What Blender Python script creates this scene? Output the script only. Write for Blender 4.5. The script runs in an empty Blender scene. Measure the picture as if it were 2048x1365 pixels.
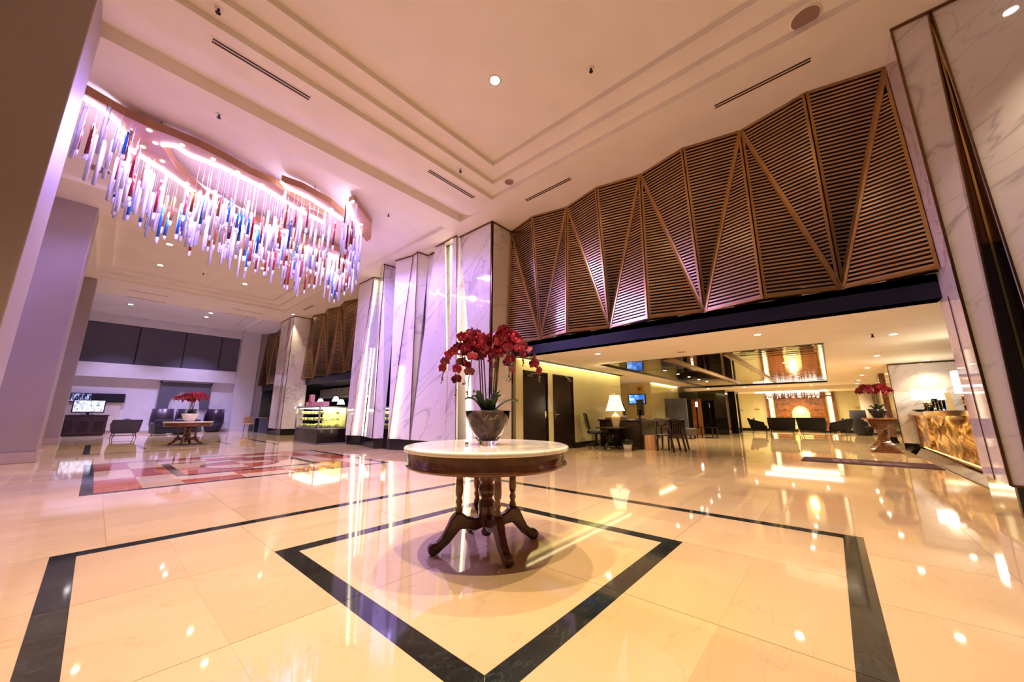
import bpy, bmesh, math, random
from mathutils import Vector, Matrix
RN = random.Random(11)
S = bpy.context.scene
COL = S.collection
PI = math.pi

# ------------------------------------------------------------------ camera, world, exposure
cam = bpy.data.cameras.new('camera'); cam_o = bpy.data.objects.new('camera', cam); COL.objects.link(cam_o)
FPX = 715.75
cam.sensor_width = 36.0; cam.sensor_fit = 'HORIZONTAL'; cam.lens = 36.0 * FPX / 2048.0
cam.clip_start = 0.05; cam.clip_end = 200
RT = Vector((.658933, -.752202, 0)); UP = Vector((-.150834, -.132131, .979689)); FW = Vector((.736924, .645549, .200523))
cam_o.matrix_world = Matrix(((RT.x, UP.x, -FW.x, 0), (RT.y, UP.y, -FW.y, 0), (RT.z, UP.z, -FW.z, 1.0), (0, 0, 0, 1)))
S.camera = cam_o
W = bpy.data.worlds.new('world'); S.world = W; W.use_nodes = True
W.node_tree.nodes['Background'].inputs[0].default_value = (1.0, .78, .60, 1)
W.node_tree.nodes['Background'].inputs[1].default_value = .03
S.view_settings.view_transform = 'Standard'; S.view_settings.look = 'None'
S.view_settings.exposure = 0.40; S.view_settings.gamma = 1.0
try: S.view_settings.use_curve_mapping = False
except Exception: pass
try:
    S.cycles.diffuse_bounces = 4; S.cycles.glossy_bounces = 4; S.cycles.transmission_bounces = 6; S.cycles.transparent_max_bounces = 6; S.cycles.max_bounces = 7
    S.cycles.use_adaptive_sampling = True; S.cycles.adaptive_threshold = .06; S.cycles.adaptive_min_samples = 16
    S.cycles.sample_clamp_indirect = 6.0; S.cycles.use_denoising = True
except Exception: pass
WARM = (1.0, .77, .47); WARM2 = (1.0, .80, .55); LILAC = (.38, .27, 1.0); COOL = (.64, .54, 1.0)
HALL = 600.0      # watts of one hall downlight
LOBBY = 125.0      # watts of one lobby downlight

# ------------------------------------------------------------------ materials
MT = {}
def nodes(name):
    m = bpy.data.materials.new(name); m.use_nodes = True
    nt = m.node_tree; b = nt.nodes['Principled BSDF']; MT[name] = m
    return m, nt, b
def N(nt, t, **k):
    n = nt.nodes.new(t)
    for a, v in k.items():
        if a in n.inputs.keys() if isinstance(a, str) and a[0].isupper() else False: n.inputs[a].default_value = v
        else: setattr(n, a, v)
    return n
def ramp(nt, stops, src):
    r = nt.nodes.new('ShaderNodeValToRGB'); e = r.color_ramp.elements
    while len(e) < len(stops): e.new(.5)
    for i, (p, c) in enumerate(stops):
        e[i].position = p; e[i].color = (*c, 1)
    nt.links.new(src, r.inputs[0]); return r
def mat(name, col, rough=.5, metal=0., spec=.5, emit=None, es=0., trans=0., coat=0., noise=0., nscale=8.):
    m, nt, b = nodes(name)
    b.inputs['Base Color'].default_value = (*col, 1); b.inputs['Roughness'].default_value = rough
    b.inputs['Metallic'].default_value = metal; b.inputs['Specular IOR Level'].default_value = spec
    b.inputs['Transmission Weight'].default_value = trans; b.inputs['Coat Weight'].default_value = coat
    b.inputs['Coat Roughness'].default_value = .05
    if emit: b.inputs['Emission Color'].default_value = (*emit, 1); b.inputs['Emission Strength'].default_value = es
    tc = nt.nodes.new('ShaderNodeTexCoord'); nz = nt.nodes.new('ShaderNodeTexNoise')
    nz.inputs['Scale'].default_value = nscale; nz.inputs['Detail'].default_value = 2 if noise > .06 else 0
    nt.links.new(tc.outputs['Object'], nz.inputs['Vector'])
    a = max(noise, .02)
    r = ramp(nt, [(.3, tuple(c * (1 - a) for c in col)), (.7, tuple(min(1, c * (1 + a)) for c in col))], nz.outputs[0])
    nt.links.new(r.outputs[0], b.inputs['Base Color'])
    return m
def emis(name, col, s):
    m, nt, b = nodes(name)
    b.inputs['Base Color'].default_value = (0, 0, 0, 1)
    b.inputs['Emission Color'].default_value = (*col, 1); b.inputs['Emission Strength'].default_value = s
    return m
def marble(name, base, vein, rough, scale=1.2, width=.035, soft=.5, amount=1., coord='World', tint=0., spec=.5, cloud=None, stretch=(1, 1, 1), lean=None):
    """polished stone: two noise-warped vein layers over a cloudy ground"""
    m, nt, b = nodes(name); L = nt.links
    if coord == 'World':
        g = nt.nodes.new('ShaderNodeNewGeometry'); src = g.outputs['Position']
    else:
        g = nt.nodes.new('ShaderNodeTexCoord'); src = g.outputs['Object']
    mp = nt.nodes.new('ShaderNodeMapping'); mp.inputs['Scale'].default_value = stretch; L.new(src, mp.inputs['Vector'])
    if lean: mp.vector_type = 'TEXTURE'; mp.inputs['Rotation'].default_value = lean
    v = mp.outputs[0]
    if tint:
        oi = nt.nodes.new('ShaderNodeObjectInfo')
        ad = nt.nodes.new('ShaderNodeVectorMath'); ad.operation = 'MULTIPLY_ADD'
        L.new(oi.outputs['Random'], ad.inputs[0]); ad.inputs[1].default_value = (37, 53, 71); L.new(v, ad.inputs[2]); v = ad.outputs[0]
    cl = nt.nodes.new('ShaderNodeTexNoise'); cl.inputs['Scale'].default_value = scale * .9; cl.inputs['Detail'].default_value = 2; L.new(v, cl.inputs['Vector'])
    c2 = cloud or tuple(c * .88 for c in base)
    ground = ramp(nt, [(.3, c2), (.68, base)], cl.outputs[0])
    out = ground.outputs[0]
    for k, (sc, w, am) in enumerate(((scale, width, amount), (scale * 2.3, width * .55, amount * .55))):
        nz = nt.nodes.new('ShaderNodeTexNoise'); nz.inputs['Scale'].default_value = sc; nz.inputs['Detail'].default_value = 4 - k
        nz.inputs['Roughness'].default_value = .55; nz.inputs['Distortion'].default_value = 0 if tint else .6 * (1 - k)
        o2 = nt.nodes.new('ShaderNodeVectorMath'); o2.operation = 'ADD'; o2.inputs[1].default_value = (7.3 * k, 3.1 * k, 1.7 * k); L.new(v, o2.inputs[0])
        L.new(o2.outputs[0], nz.inputs['Vector'])
        s1 = nt.nodes.new('ShaderNodeMath'); s1.operation = 'SUBTRACT'; s1.inputs[1].default_value = .5; L.new(nz.outputs[0], s1.inputs[0])
        ab = nt.nodes.new('ShaderNodeMath'); ab.operation = 'ABSOLUTE'; L.new(s1.outputs[0], ab.inputs[0])
        rr = ramp(nt, [(0., (am,) * 3), (w, (am * soft * .3,) * 3), (w * 2.6, (0, 0, 0))], ab.outputs[0])
        mx = nt.nodes.new('ShaderNodeMix'); mx.data_type = 'RGBA'
        L.new(rr.outputs[0], mx.inputs['Factor']); L.new(out, mx.inputs['A']); mx.inputs['B'].default_value = (*vein, 1)
        out = mx.outputs['Result']
    if tint:
        hs = nt.nodes.new('ShaderNodeHueSaturation')
        mr = nt.nodes.new('ShaderNodeMapRange'); mr.inputs['To Min'].default_value = 1 - tint; mr.inputs['To Max'].default_value = 1 + tint * .6
        L.new(oi.outputs['Random'], mr.inputs['Value']); L.new(mr.outputs[0], hs.inputs['Value']); L.new(out, hs.inputs['Color']); out = hs.outputs[0]
    L.new(out, b.inputs['Base Color'])
    b.inputs['Roughness'].default_value = rough; b.inputs['Specular IOR Level'].default_value = spec
    return m
marble('cream_marble', (.71, .525, .305), (.48, .30, .15), .045, scale=.9, width=.005, amount=.28, tint=.08, spec=.75, cloud=(.64, .455, .25), stretch=(1, 2.2, 1))
marble('green_marble', (.020, .027, .026), (.07, .09, .085), .06, scale=7, width=.012, amount=.45, tint=.25, spec=.7, cloud=(.010, .012, .014))
marble('red_marble', (.50, .125, .045), (.75, .42, .26), .05, scale=3, width=.008, amount=.7, tint=.12, spec=.7, cloud=(.38, .08, .03))
marble('white_marble', (.84, .79, .76), (.38, .33, .35), .05, scale=.62, width=.009, soft=1.0, amount=.62, spec=.8, cloud=(.80, .73, .70), stretch=(1.2, 2.6, .75), lean=(-.75, 0, 0))
marble('table_marble', (.88, .82, .74), (.55, .45, .40), .06, scale=2.2, width=.02, amount=.5, spec=.7)
marble('brown_stone', (.30, .17, .13), (.16, .08, .06), .2, scale=2, width=.03)
mat('joint', (.62, .45, .26), .15)
mat('ceiling_paint', (.92, .86, .76), .75, noise=.015, nscale=2)
mat('ceiling_lavender_lit', (.86, .84, .90), .75, noise=.015, nscale=2)  # lounge ceiling paint cooled to carry the lavender light there
mat('wall_paint', (.74, .66, .60), .6, noise=.02, nscale=3)
mat('wall_lilac', (.70, .67, .75), .6, noise=.02, nscale=3)
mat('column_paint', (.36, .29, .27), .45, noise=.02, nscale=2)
mat('skirting', (.50, .38, .33), .25)
mat('bronze', (.52, .35, .20), .24, metal=.88, noise=.12, nscale=3)
mat('bronze_frame', (.44, .255, .10), .28, metal=.85, noise=.1, nscale=3)
mat('screen_back', (.012, .007, .005), .35, metal=.3)
mat('navy', (.010, .011, .026), .35)
mat('black_granite', (.012, .011, .012), .08, spec=.7)
mat('black_metal', (.015, .013, .012), .3, metal=.3)
mat('edge_bronze', (.20, .10, .05), .25, metal=.9)
mat('brass', (.75, .52, .22), .10, metal=1.)
mat('mirror', (.62, .56, .46), .03, metal=1.)
mat('gold', (.85, .58, .14), .25, metal=1.)
mat('chrome', (.75, .73, .70), .12, metal=1.)
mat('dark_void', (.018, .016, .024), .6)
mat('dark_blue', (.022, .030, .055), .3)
mat('grey_panel', (.26, .23, .21), .4)
mat('lacquer', (.74, .68, .38), .07, spec=.6, noise=.03, nscale=2)
mat('door_wood', (.022, .013, .011), .22, noise=.3, nscale=20)
mat('black_gloss', (.006, .005, .005), .04, spec=.8)
mat('ceiling_mirror', (.030, .022, .016), .02, metal=0., spec=1.0, coat=1.0)
def wavy(name):
    nt = MT[name].node_tree; b = nt.nodes['Principled BSDF']; g = nt.nodes.new('ShaderNodeNewGeometry')
    mp_ = nt.nodes.new('ShaderNodeMapping'); mp_.inputs['Scale'].default_value = (2.6, .5, 1); nt.links.new(g.outputs['Position'], mp_.inputs['Vector'])
    nz = nt.nodes.new('ShaderNodeTexNoise'); nz.inputs['Scale'].default_value = 1.6; nz.inputs['Detail'].default_value = 1.5; nt.links.new(mp_.outputs[0], nz.inputs['Vector'])
    bp_ = nt.nodes.new('ShaderNodeBump'); bp_.inputs['Strength'].default_value = .10; bp_.inputs['Distance'].default_value = .06
    nt.links.new(nz.outputs[0], bp_.inputs['Height']); nt.links.new(bp_.outputs[0], b.inputs['Normal']); nt.links.new(bp_.outputs[0], b.inputs['Coat Normal'])
wavy('ceiling_mirror')
mat('screen_slate', (.115, .105, .145), .7, noise=.05, nscale=2)
mat('shade_slate', (.10, .092, .135), .75, noise=.05, nscale=40)
mat('walnut', (.105, .033, .014), .22, noise=.45, nscale=14, coat=.5)
mat('mahogany', (.165, .050, .018), .2, noise=.4, nscale=10, coat=.6)
mat('dark_wood', (.018, .009, .008), .25, noise=.4, nscale=14, coat=.3)
mat('plum_wood', (.040, .014, .022), .3, noise=.3, nscale=14)
mat('amber_wood', (.22, .075, .020), .35, noise=.4, nscale=6)
mat('light_wood', (.62, .36, .18), .35, noise=.2, nscale=10)
mat('fabric_dark', (.020, .020, .030), .85, noise=.25, nscale=60)
mat('fabric_slate', (.075, .070, .085), .85, noise=.2, nscale=60)
mat('fabric_brown', (.090, .065, .055), .85, noise=.2, nscale=60)
mat('leather_plum', (.040, .022, .040), .35, noise=.2, nscale=20)
mat('soil', (.085, .045, .038), .8, noise=.8, nscale=18)
mat('root', (.50, .38, .30), .7)
mat('leaf_green', (.028, .060, .022), .32, noise=.35, nscale=12)
mat('stem_brown', (.115, .060, .030), .5, noise=.3, nscale=30)
mat('petal', (.34, .008, .045), .42, noise=.45, nscale=40)
mat('petal_light', (.60, .05, .10), .42, noise=.35, nscale=40)
mat('petal_dark', (.17, .006, .018), .45, noise=.4, nscale=40)
mat('lip_yellow', (.34, .018, .02), .4)
mat('card_yellow', (.72, .52, .22), .5)
mat('bud', (.22, .17, .06), .5)
mat('white_ceramic', (.80, .70, .60), .2)
mat('cream_ceramic', (.62, .48, .28), .25, noise=.12, nscale=30)
mat('paper_white', (.80, .77, .72), .6)
mat('pink_card', (.85, .42, .42), .5, noise=.05)
mat('red_card', (.45, .02, .02), .5)
mat('maroon_rug', (.060, .016, .030), .9, noise=.2, nscale=90)
mat('rug_pale', (.22, .11, .17), .9)
mat('pastry', (.78, .62, .22), .6, noise=.5, nscale=25)
mat('pastry_green', (.42, .45, .12), .6, noise=.5, nscale=25)
mat('timber', (.40, .19, .085), .35, noise=.12, nscale=4)
mat('vent_dark', (.05, .025, .02), .6)
mat('speaker_grille', (.34, .21, .17), .7)
mat('steel_grey', (.33, .31, .30), .3, metal=.7)
mat('plastic_black', (.012, .012, .014), .25)
mat('cardboard', (.52, .27, .13), .7)
emis('led_white', (.80, .64, 1.0), 26)
emis('led_warm', (1.0, .84, .56), 7)
emis('led_cove', (1.0, .86, .42), 11)
emis('downlight_glow', (1.0, .90, .72), 26)
emis('downlight_cool', (1.0, .92, .95), 18)
emis('shade_glow', (1.0, .78, .46), 1.5)
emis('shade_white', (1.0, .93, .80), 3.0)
emis('pendant_glow', (1.0, .88, .75), 2.2)
emis('case_glow', (1.0, .93, .62), 7)
emis('onyx_lamp', (1.0, .62, .2), 2.2)
emis('niche_lamp', (1.0, .80, .42), 2.2)

def glass(name, col, rough=.02, ior=1.45):
    m, nt, b = nodes(name)
    b.inputs['Base Color'].default_value = (*col, 1); b.inputs['Roughness'].default_value = rough
    b.inputs['Transmission Weight'].default_value = 1; b.inputs['IOR'].default_value = ior
    return m
glass('clear_glass', (.96, .96, .95)); glass('bowl_glass', (.98, .97, .96), ior=1.12); glass('case_glass', (.95, .97, .95), ior=1.05)
def rodmat(name, col):
    m, nt, b = nodes(name); L = nt.links
    out = nt.nodes['Material Output']
    tr = nt.nodes.new('ShaderNodeBsdfTranslucent'); tr.inputs[0].default_value = (*col, 1)
    di = nt.nodes.new('ShaderNodeBsdfDiffuse'); di.inputs[0].default_value = (*col, 1)
    tp = nt.nodes.new('ShaderNodeBsdfTransparent')
    gl = nt.nodes.new('ShaderNodeBsdfGlossy'); gl.inputs['Roughness'].default_value = .08
    m1 = nt.nodes.new('ShaderNodeMixShader'); m1.inputs[0].default_value = .5
    L.new(tr.outputs[0], m1.inputs[1]); L.new(di.outputs[0], m1.inputs[2])
    m2 = nt.nodes.new('ShaderNodeMixShader'); m2.inputs[0].default_value = .28 if name == 'rod_clear' else .0
    L.new(m1.outputs[0], m2.inputs[1]); L.new(tp.outputs[0], m2.inputs[2])
    m3 = nt.nodes.new('ShaderNodeMixShader')
    fr = nt.nodes.new('ShaderNodeFresnel'); fr.inputs[0].default_value = 1.6
    L.new(fr.outputs[0], m3.inputs[0]); L.new(m2.outputs[0], m3.inputs[1]); L.new(gl.outputs[0], m3.inputs[2])
    L.new(m3.outputs[0], out.inputs[0]); return m
rodmat('rod_clear', (1.0, .96, 1.0)); rodmat('rod_blue', (.03, .26, .80)); rodmat('rod_red', (.42, .025, .03)); rodmat('rod_amber', (.50, .16, .05))
def petals_onyx():
    m, nt, b = nodes('onyx'); L = nt.links
    g = nt.nodes.new('ShaderNodeNewGeometry')
    mp = nt.nodes.new('ShaderNodeMapping'); mp.inputs['Scale'].default_value = (.55, 1.2, 1.5); mp.inputs['Rotation'].default_value = (0, .5, 0); L.new(g.outputs['Position'], mp.inputs['Vector'])
    n1 = nt.nodes.new('ShaderNodeTexNoise'); n1.inputs['Scale'].default_value = 2.4; n1.inputs['Detail'].default_value = 9; n1.inputs['Distortion'].default_value = 1.6
    L.new(mp.outputs[0], n1.inputs['Vector'])
    r = ramp(nt, [(.30, (.03, .008, .001)), (.45, (.16, .055, .010)), (.56, (.42, .18, .03)), (.70, (.90, .50, .12))], n1.outputs[0])
    L.new(r.outputs[0], b.inputs['Base Color']); L.new(r.outputs[0], b.inputs['Emission Color'])
    b.inputs['Emission Strength'].default_value = .85; b.inputs['Roughness'].default_value = .12
petals_onyx()
def picture(name, stops, scale, es, stretch=(1, 1, 1), dist=.5):
    m, nt, b = nodes(name); L = nt.links
    tc = nt.nodes.new('ShaderNodeTexCoord'); mp = nt.nodes.new('ShaderNodeMapping'); mp.inputs['Scale'].default_value = stretch
    L.new(tc.outputs['Object'], mp.inputs['Vector'])
    n = nt.nodes.new('ShaderNodeTexNoise'); n.inputs['Scale'].default_value = scale; n.inputs['Detail'].default_value = 6; n.inputs['Distortion'].default_value = dist
    L.new(mp.outputs[0], n.inputs['Vector']); r = ramp(nt, stops, n.outputs[0])
    L.new(r.outputs[0], b.inputs['Base Color'])
    if es: L.new(r.outputs[0], b.inputs['Emission Color']); b.inputs['Emission Strength'].default_value = es
    b.inputs['Roughness'].default_value = .2
picture('tv_sea', [(.3, (.01, .05, .12)), (.45, (.03, .12, .50)), (.58, (.15, .35, .80)), (.72, (.75, .85, 1.)) ], 3.2, 1.5)
picture('tv_street', [(.3, (.10, .12, .16)), (.42, (.35, .45, .55)), (.52, (.75, .85, .92)), (.7, (1., 1., 1.))], 6.5, .6, stretch=(2.0, 1, 1.6))
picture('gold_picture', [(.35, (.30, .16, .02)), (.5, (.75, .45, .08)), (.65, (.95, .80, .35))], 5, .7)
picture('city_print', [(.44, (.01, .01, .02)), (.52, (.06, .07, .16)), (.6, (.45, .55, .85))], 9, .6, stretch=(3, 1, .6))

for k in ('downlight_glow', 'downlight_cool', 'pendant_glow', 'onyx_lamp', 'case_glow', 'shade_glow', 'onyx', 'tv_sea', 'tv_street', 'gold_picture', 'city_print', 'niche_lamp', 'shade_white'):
    MT[k].cycles.emission_sampling = 'NONE'      # glows left out of light sampling; pictures and card glow by colour alone

# ------------------------------------------------------------------ mesh builder
class MB:
    def __init__(s): s.v = []; s.f = []; s.mi = []; s.sm = []
    def add(s, vs, fs, mi=0, sm=False):
        o = len(s.v); s.v += [tuple(v) for v in vs]
        for f in fs: s.f.append([o + i for i in f]); s.mi.append(mi); s.sm.append(sm)
        return s
    def box(s, x0, y0, z0, x1, y1, z1, mi=0):
        return s.add([(x0, y0, z0), (x1, y0, z0), (x1, y1, z0), (x0, y1, z0), (x0, y0, z1), (x1, y0, z1), (x1, y1, z1), (x0, y1, z1)],
                     [(0, 3, 2, 1), (4, 5, 6, 7), (0, 1, 5, 4), (1, 2, 6, 5), (2, 3, 7, 6), (3, 0, 4, 7)], mi)
    def bar(s, p, q, w, h=None, mi=0, up=(0, 0, 1)):
        """box beam of section w x h from p to q"""
        p = Vector(p); q = Vector(q); d = (q - p).normalized(); h = h or w
        u = Vector(up)
        if abs(d.dot(u)) > .97: u = Vector((1, 0, 0))
        a = d.cross(u).normalized() * w / 2; b = a.cross(d).normalized() * h / 2
        vs = [p - a - b, p + a - b, p + a + b, p - a + b, q - a - b, q + a - b, q + a + b, q - a + b]
        return s.add(vs, [(0, 3, 2, 1), (4, 5, 6, 7), (0, 1, 5, 4), (1, 2, 6, 5), (2, 3, 7, 6), (3, 0, 4, 7)], mi)
    def prism(s, poly, z0, z1, mi=0):
        n = len(poly); vs = [(x, y, z0) for x, y in poly] + [(x, y, z1) for x, y in poly]
        return s.add(vs, [list(range(n))[::-1], list(range(n, 2 * n))] + [(i, (i + 1) % n, n + (i + 1) % n, n + i) for i in range(n)], mi)
    def slab(s, pts, off, mi=0):
        """polygon pts given thickness by the offset vector"""
        n = len(pts); o = Vector(off); vs = [Vector(p) for p in pts]; vs += [v + o for v in vs[:n]]
        return s.add(vs, [list(range(n)), list(range(n, 2 * n))[::-1]] + [(i, n + i, n + (i + 1) % n, (i + 1) % n) for i in range(n)], mi)
    def lathe(s, prof, n=20, c=(0, 0, 0), mi=0, sx=1, sy=1, caps=True):
        vs = []; fs = []; m = len(prof)
        for r, z in prof:
            for k in range(n):
                a = 2 * PI * k / n; vs.append((c[0] + r * math.cos(a) * sx, c[1] + r * math.sin(a) * sy, c[2] + z))
        for j in range(m - 1):
            for k in range(n): fs.append((j * n + k, j * n + (k + 1) % n, (j + 1) * n + (k + 1) % n, (j + 1) * n + k))
        s.add(vs, fs, mi, True)
        if caps:
            o = len(s.v) - len(vs)
            s.f.append([o + k for k in range(n)][::-1]); s.f.append([o + (m - 1) * n + k for k in range(n)])
            s.mi += [mi, mi]; s.sm += [False, False]
        return s
    def tube(s, path, r, n=8, mi=0, flat=None):
        path = [Vector(p) for p in path]; m = len(path); rs = r if isinstance(r, (list, tuple)) else [r] * m
        vs = []; fs = []; prev = None
        for i, p in enumerate(path):
            d = (path[min(i + 1, m - 1)] - path[max(i - 1, 0)]).normalized()
            u = Vector((0, 0, 1)) if abs(d.z) < .9 else Vector((1, 0, 0))
            if prev is not None: a = (prev - d * prev.dot(d)).normalized()
            else: a = d.cross(u).normalized()
            prev = a; b = d.cross(a)
            for k in range(n):
                t = 2 * PI * k / n; vs.append(p + a * math.cos(t) * rs[i] + b * math.sin(t) * rs[i] * (flat or 1))
        for i in range(m - 1):
            for k in range(n): fs.append((i * n + k, i * n + (k + 1) % n, (i + 1) * n + (k + 1) % n, (i + 1) * n + k))
        s.add(vs, fs, mi, True); o = len(s.v) - len(vs)
        s.f.append([o + k for k in range(n)][::-1]); s.f.append([o + (m - 1) * n + k for k in range(n)]); s.mi += [mi, mi]; s.sm += [True, True]
        return s
    def ball(s, c, r, n=10, m=6, mi=0):
        pr = [(max(1e-4, math.sin(PI * j / m)), -math.cos(PI * j / m)) for j in range(m + 1)]
        rx, ry, rz = (r, r, r) if not isinstance(r, (tuple, list)) else r
        vs = []; fs = []
        for a, z in pr:
            for k in range(n): t = 2 * PI * k / n; vs.append((c[0] + rx * a * math.cos(t), c[1] + ry * a * math.sin(t), c[2] + rz * z))
        for j in range(m):
            for k in range(n): fs.append((j * n + k, j * n + (k + 1) % n, (j + 1) * n + (k + 1) % n, (j + 1) * n + k))
        return s.add(vs, fs, mi, True)
    def mesh(s, name, mats):
        me = bpy.data.meshes.new(name); me.from_pydata(s.v, [], s.f)
        for k in ([mats] if isinstance(mats, str) else mats): me.materials.append(MT[k])
        for p, mi, sm in zip(me.polygons, s.mi, s.sm): p.material_index = mi; p.use_smooth = sm
        bm = bmesh.new(); bm.from_mesh(me); bmesh.ops.recalc_face_normals(bm, faces=bm.faces); bm.to_mesh(me); bm.free()
        return me
def link(name, me, parent=None, loc=(0, 0, 0), rz=0, rot=None):
    o = bpy.data.objects.new(name, me); COL.objects.link(o); o.parent = parent; o.location = loc
    o.rotation_euler = rot or (0, 0, rz); return o
def obj(name, mb, mats, parent=None, world=False, bevel=0., seg=2, loc=None):
    if world and parent is not None:
        L = parent.location; p = parent.parent
        off = Vector(L)
        while p is not None: off = off + p.location; p = p.parent
        mb.v = [(x - off.x, y - off.y, z - off.z) for x, y, z in mb.v]
    o = link(name, mb.mesh(name, mats), parent, loc or (0, 0, 0))
    if bevel:
        b = o.modifiers.new('bevel', 'BEVEL'); b.width = bevel; b.segments = seg; b.limit_method = 'ANGLE'; b.angle_limit = .6
    return o
def tag(o, label, cat, group=None):
    o['label'] = label; o['category'] = cat
    if group: o['group'] = group
    return o
def thing(name, label, cat, loc=(0, 0, 0), rz=0, group=None):
    o = link(name, None, None, loc, rz); o.empty_display_size = .1
    return tag(o, label, cat, group)
def struct(o): o['kind'] = 'structure'; return o
def stuff(o): o['kind'] = 'stuff'; return o
def copy_tree(o, parent=None):
    c = o.copy(); COL.objects.link(c); c.parent = parent
    for ch in list(o.children): copy_tree(ch, c)
    return c
def dup(o, loc, rz, label, group=None):
    c = copy_tree(o); c.location = loc; c.rotation_euler = (0, 0, rz); c['label'] = label
    if group: c['group'] = group
    return c
def lamp(kind, loc, energy, col, parent=None, size=.1, spot=2.2, blend=.6, rot=(0, 0, 0), sy=None):
    l = bpy.data.lights.new('lamp_light', kind); l.energy = energy; l.color = col
    if kind == 'SPOT': l.spot_size = spot; l.spot_blend = blend; l.shadow_soft_size = size
    elif kind == 'POINT': l.shadow_soft_size = size
    elif kind == 'AREA':
        l.shape = 'RECTANGLE'; l.size = size; l.size_y = sy or size
    o = bpy.data.objects.new('lamp_light', l); COL.objects.link(o); o.parent = parent; o.location = loc; o.rotation_euler = rot
    return o
# ------------------------------------------------------------------ floor
HZ = 5.95; LZ = 2.45
floor = struct(obj('floor', MB().box(-6, -5, -.20, 30, 29, -.006), 'joint'))
TILES = []; MESHES = {}
def tile(poly, m, name='floor_tile'):
    TILES.append((poly, m, name))
def rect_fill(x0, x1, y0, y1, tx, ty, m='cream_marble', pick=None):
    nx = max(1, round((x1 - x0) / tx)); ny = max(1, round((y1 - y0) / ty))
    for i in range(nx):
        for j in range(ny):
            a, b = x0 + (x1 - x0) * i / nx, x0 + (x1 - x0) * (i + 1) / nx
            c, d = y0 + (y1 - y0) * j / ny, y0 + (y1 - y0) * (j + 1) / ny
            tile([(a, c), (b, c), (b, d), (a, d)], pick(i, j) if pick else m)
def band(cx, cy, ho, hi, n):
    """a dark inlaid frame: four mitred sides, each cut into n lengths"""
    for k in range(4):
        c, s = round(math.cos(k * PI / 2)), round(math.sin(k * PI / 2))
        for i in range(n):
            t0, t1 = -1 + 2 * i / n, -1 + 2 * (i + 1) / n
            a0 = -ho if i == 0 else t0 * hi; a1 = ho if i == n - 1 else t1 * hi
            pts = [(a0, -ho), (a1, -ho), (t1 * hi, -hi), (t0 * hi, -hi)]
            tile([(cx + x * c - y * s, cy + x * s + y * c) for x, y in pts], 'green_marble', 'band_strip')
CX = 2.14
def medallion_plain(cy):
    rect_fill(CX - .985, CX + .985, cy - .985, cy + .985, .985, .985)
    band(CX, cy, 1.11, .985, 2)
    for sx in (-1, 1):
        x0, x1 = sorted((CX + sx * 1.11, CX + sx * 2.075))
        rect_fill(x0, x1, cy - 2.075, cy + 2.075, .48, 1.04)
        y0, y1 = sorted((cy + sx * 1.11, cy + sx * 2.075))
        rect_fill(CX - 1.11, CX + 1.11, y0, y1, 1.11, .48)
    band(CX, cy, 2.2, 2.075, 4)
def medallion_red(cy):
    alt = lambda i, j: 'red_marble' if (i + j) % 2 == 0 else 'cream_marble'
    for sx in (-1, 1):
        x0, x1 = sorted((CX + sx * 1.11, CX + sx * 2.0))
        rect_fill(x0, x1, cy - 2.0, cy + 2.0, .445, 1.333, pick=alt)
        y0, y1 = sorted((cy + sx * 1.11, cy + sx * 2.0))
        rect_fill(CX - 1.11, CX + 1.11, y0, y1, .74, .445, pick=lambda i, j: alt(i, j + (sx > 0)))
    band(CX, cy, 2.12, 2.0, 4); band(CX, cy, 1.11, .985, 2)
    n = 32; r1, r0, h = .66, .60, .985
    P = lambda r, k: (CX + r * math.cos(2 * PI * k / n), cy + r * math.sin(2 * PI * k / n))
    tile([P(r1, k) for k in range(n)], 'green_marble', 'ring_strip')
    MED.append((cy, r0, n))
    for q in range(4):
        for hf in range(2):
            k0 = q * 8 + hf * 4 - 4; ks = list(range(k0, k0 + 5))
            sq = lambda k: (lambda a: (CX + h * math.cos(a) / max(abs(math.cos(a)), abs(math.sin(a))), cy + h * math.sin(a) / max(abs(math.cos(a)), abs(math.sin(a)))))(2 * PI * k / n)
            tile([P(r1, k) for k in ks] + [sq(k) for k in ks[::-1]], 'red_marble' if (q + hf) % 2 else 'cream_marble')
MED = []
medallion_plain(2.14); medallion_red(9.28); medallion_plain(16.42)
X0, X1 = -.70, 6.60
for a, b in ((-1.40, -.06), (4.34, 7.16), (11.40, 14.22)): rect_fill(X0, X1, a, b, .915, .67)
for cy, h in ((2.14, 2.2), (9.28, 2.12), (16.42, 2.2)):
    rect_fill(X0, CX - h, cy - h, cy + h, .64, 1.05); rect_fill(CX + h, X1, cy - h, cy + h, 1.13, .74)
rect_fill(X1, 13.2, -1.40, 5.9, .94, .73)
def shrink(poly, d=.0012):
    gx = sum(p[0] for p in poly) / len(poly); gy = sum(p[1] for p in poly) / len(poly); out = []
    for x, y in poly:
        l = math.hypot(x - gx, y - gy) or 1; out.append((x + (gx - x) / l * d * 1.4, y + (gy - y) / l * d * 1.4))
    return out
key = lambda t: math.hypot(sum(p[0] for p in t[0]) / len(t[0]), sum(p[1] for p in t[0]) / len(t[0]))
TILES.sort(key=lambda t: key(t)); rest = {}
count = {}
for poly, m, name in TILES:
    count[name] = count.get(name, 0) + 1
    if count[name] <= 292:
        gx = sum(p[0] for p in poly) / len(poly); gy = sum(p[1] for p in poly) / len(poly)
        rel = tuple((round(x - gx, 3), round(y - gy, 3)) for x, y in shrink(poly)); k = (rel, m)
        if k not in MESHES:
            z = .0003 if name == 'ring_strip' else 0
            MESHES[k] = MB().prism(rel, -.02, z).mesh(name, m)
        link(name, MESHES[k], floor, (gx, gy, 0))
    else: rest.setdefault(m, MB()).prism(shrink(poly), -.02, 0)
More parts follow.
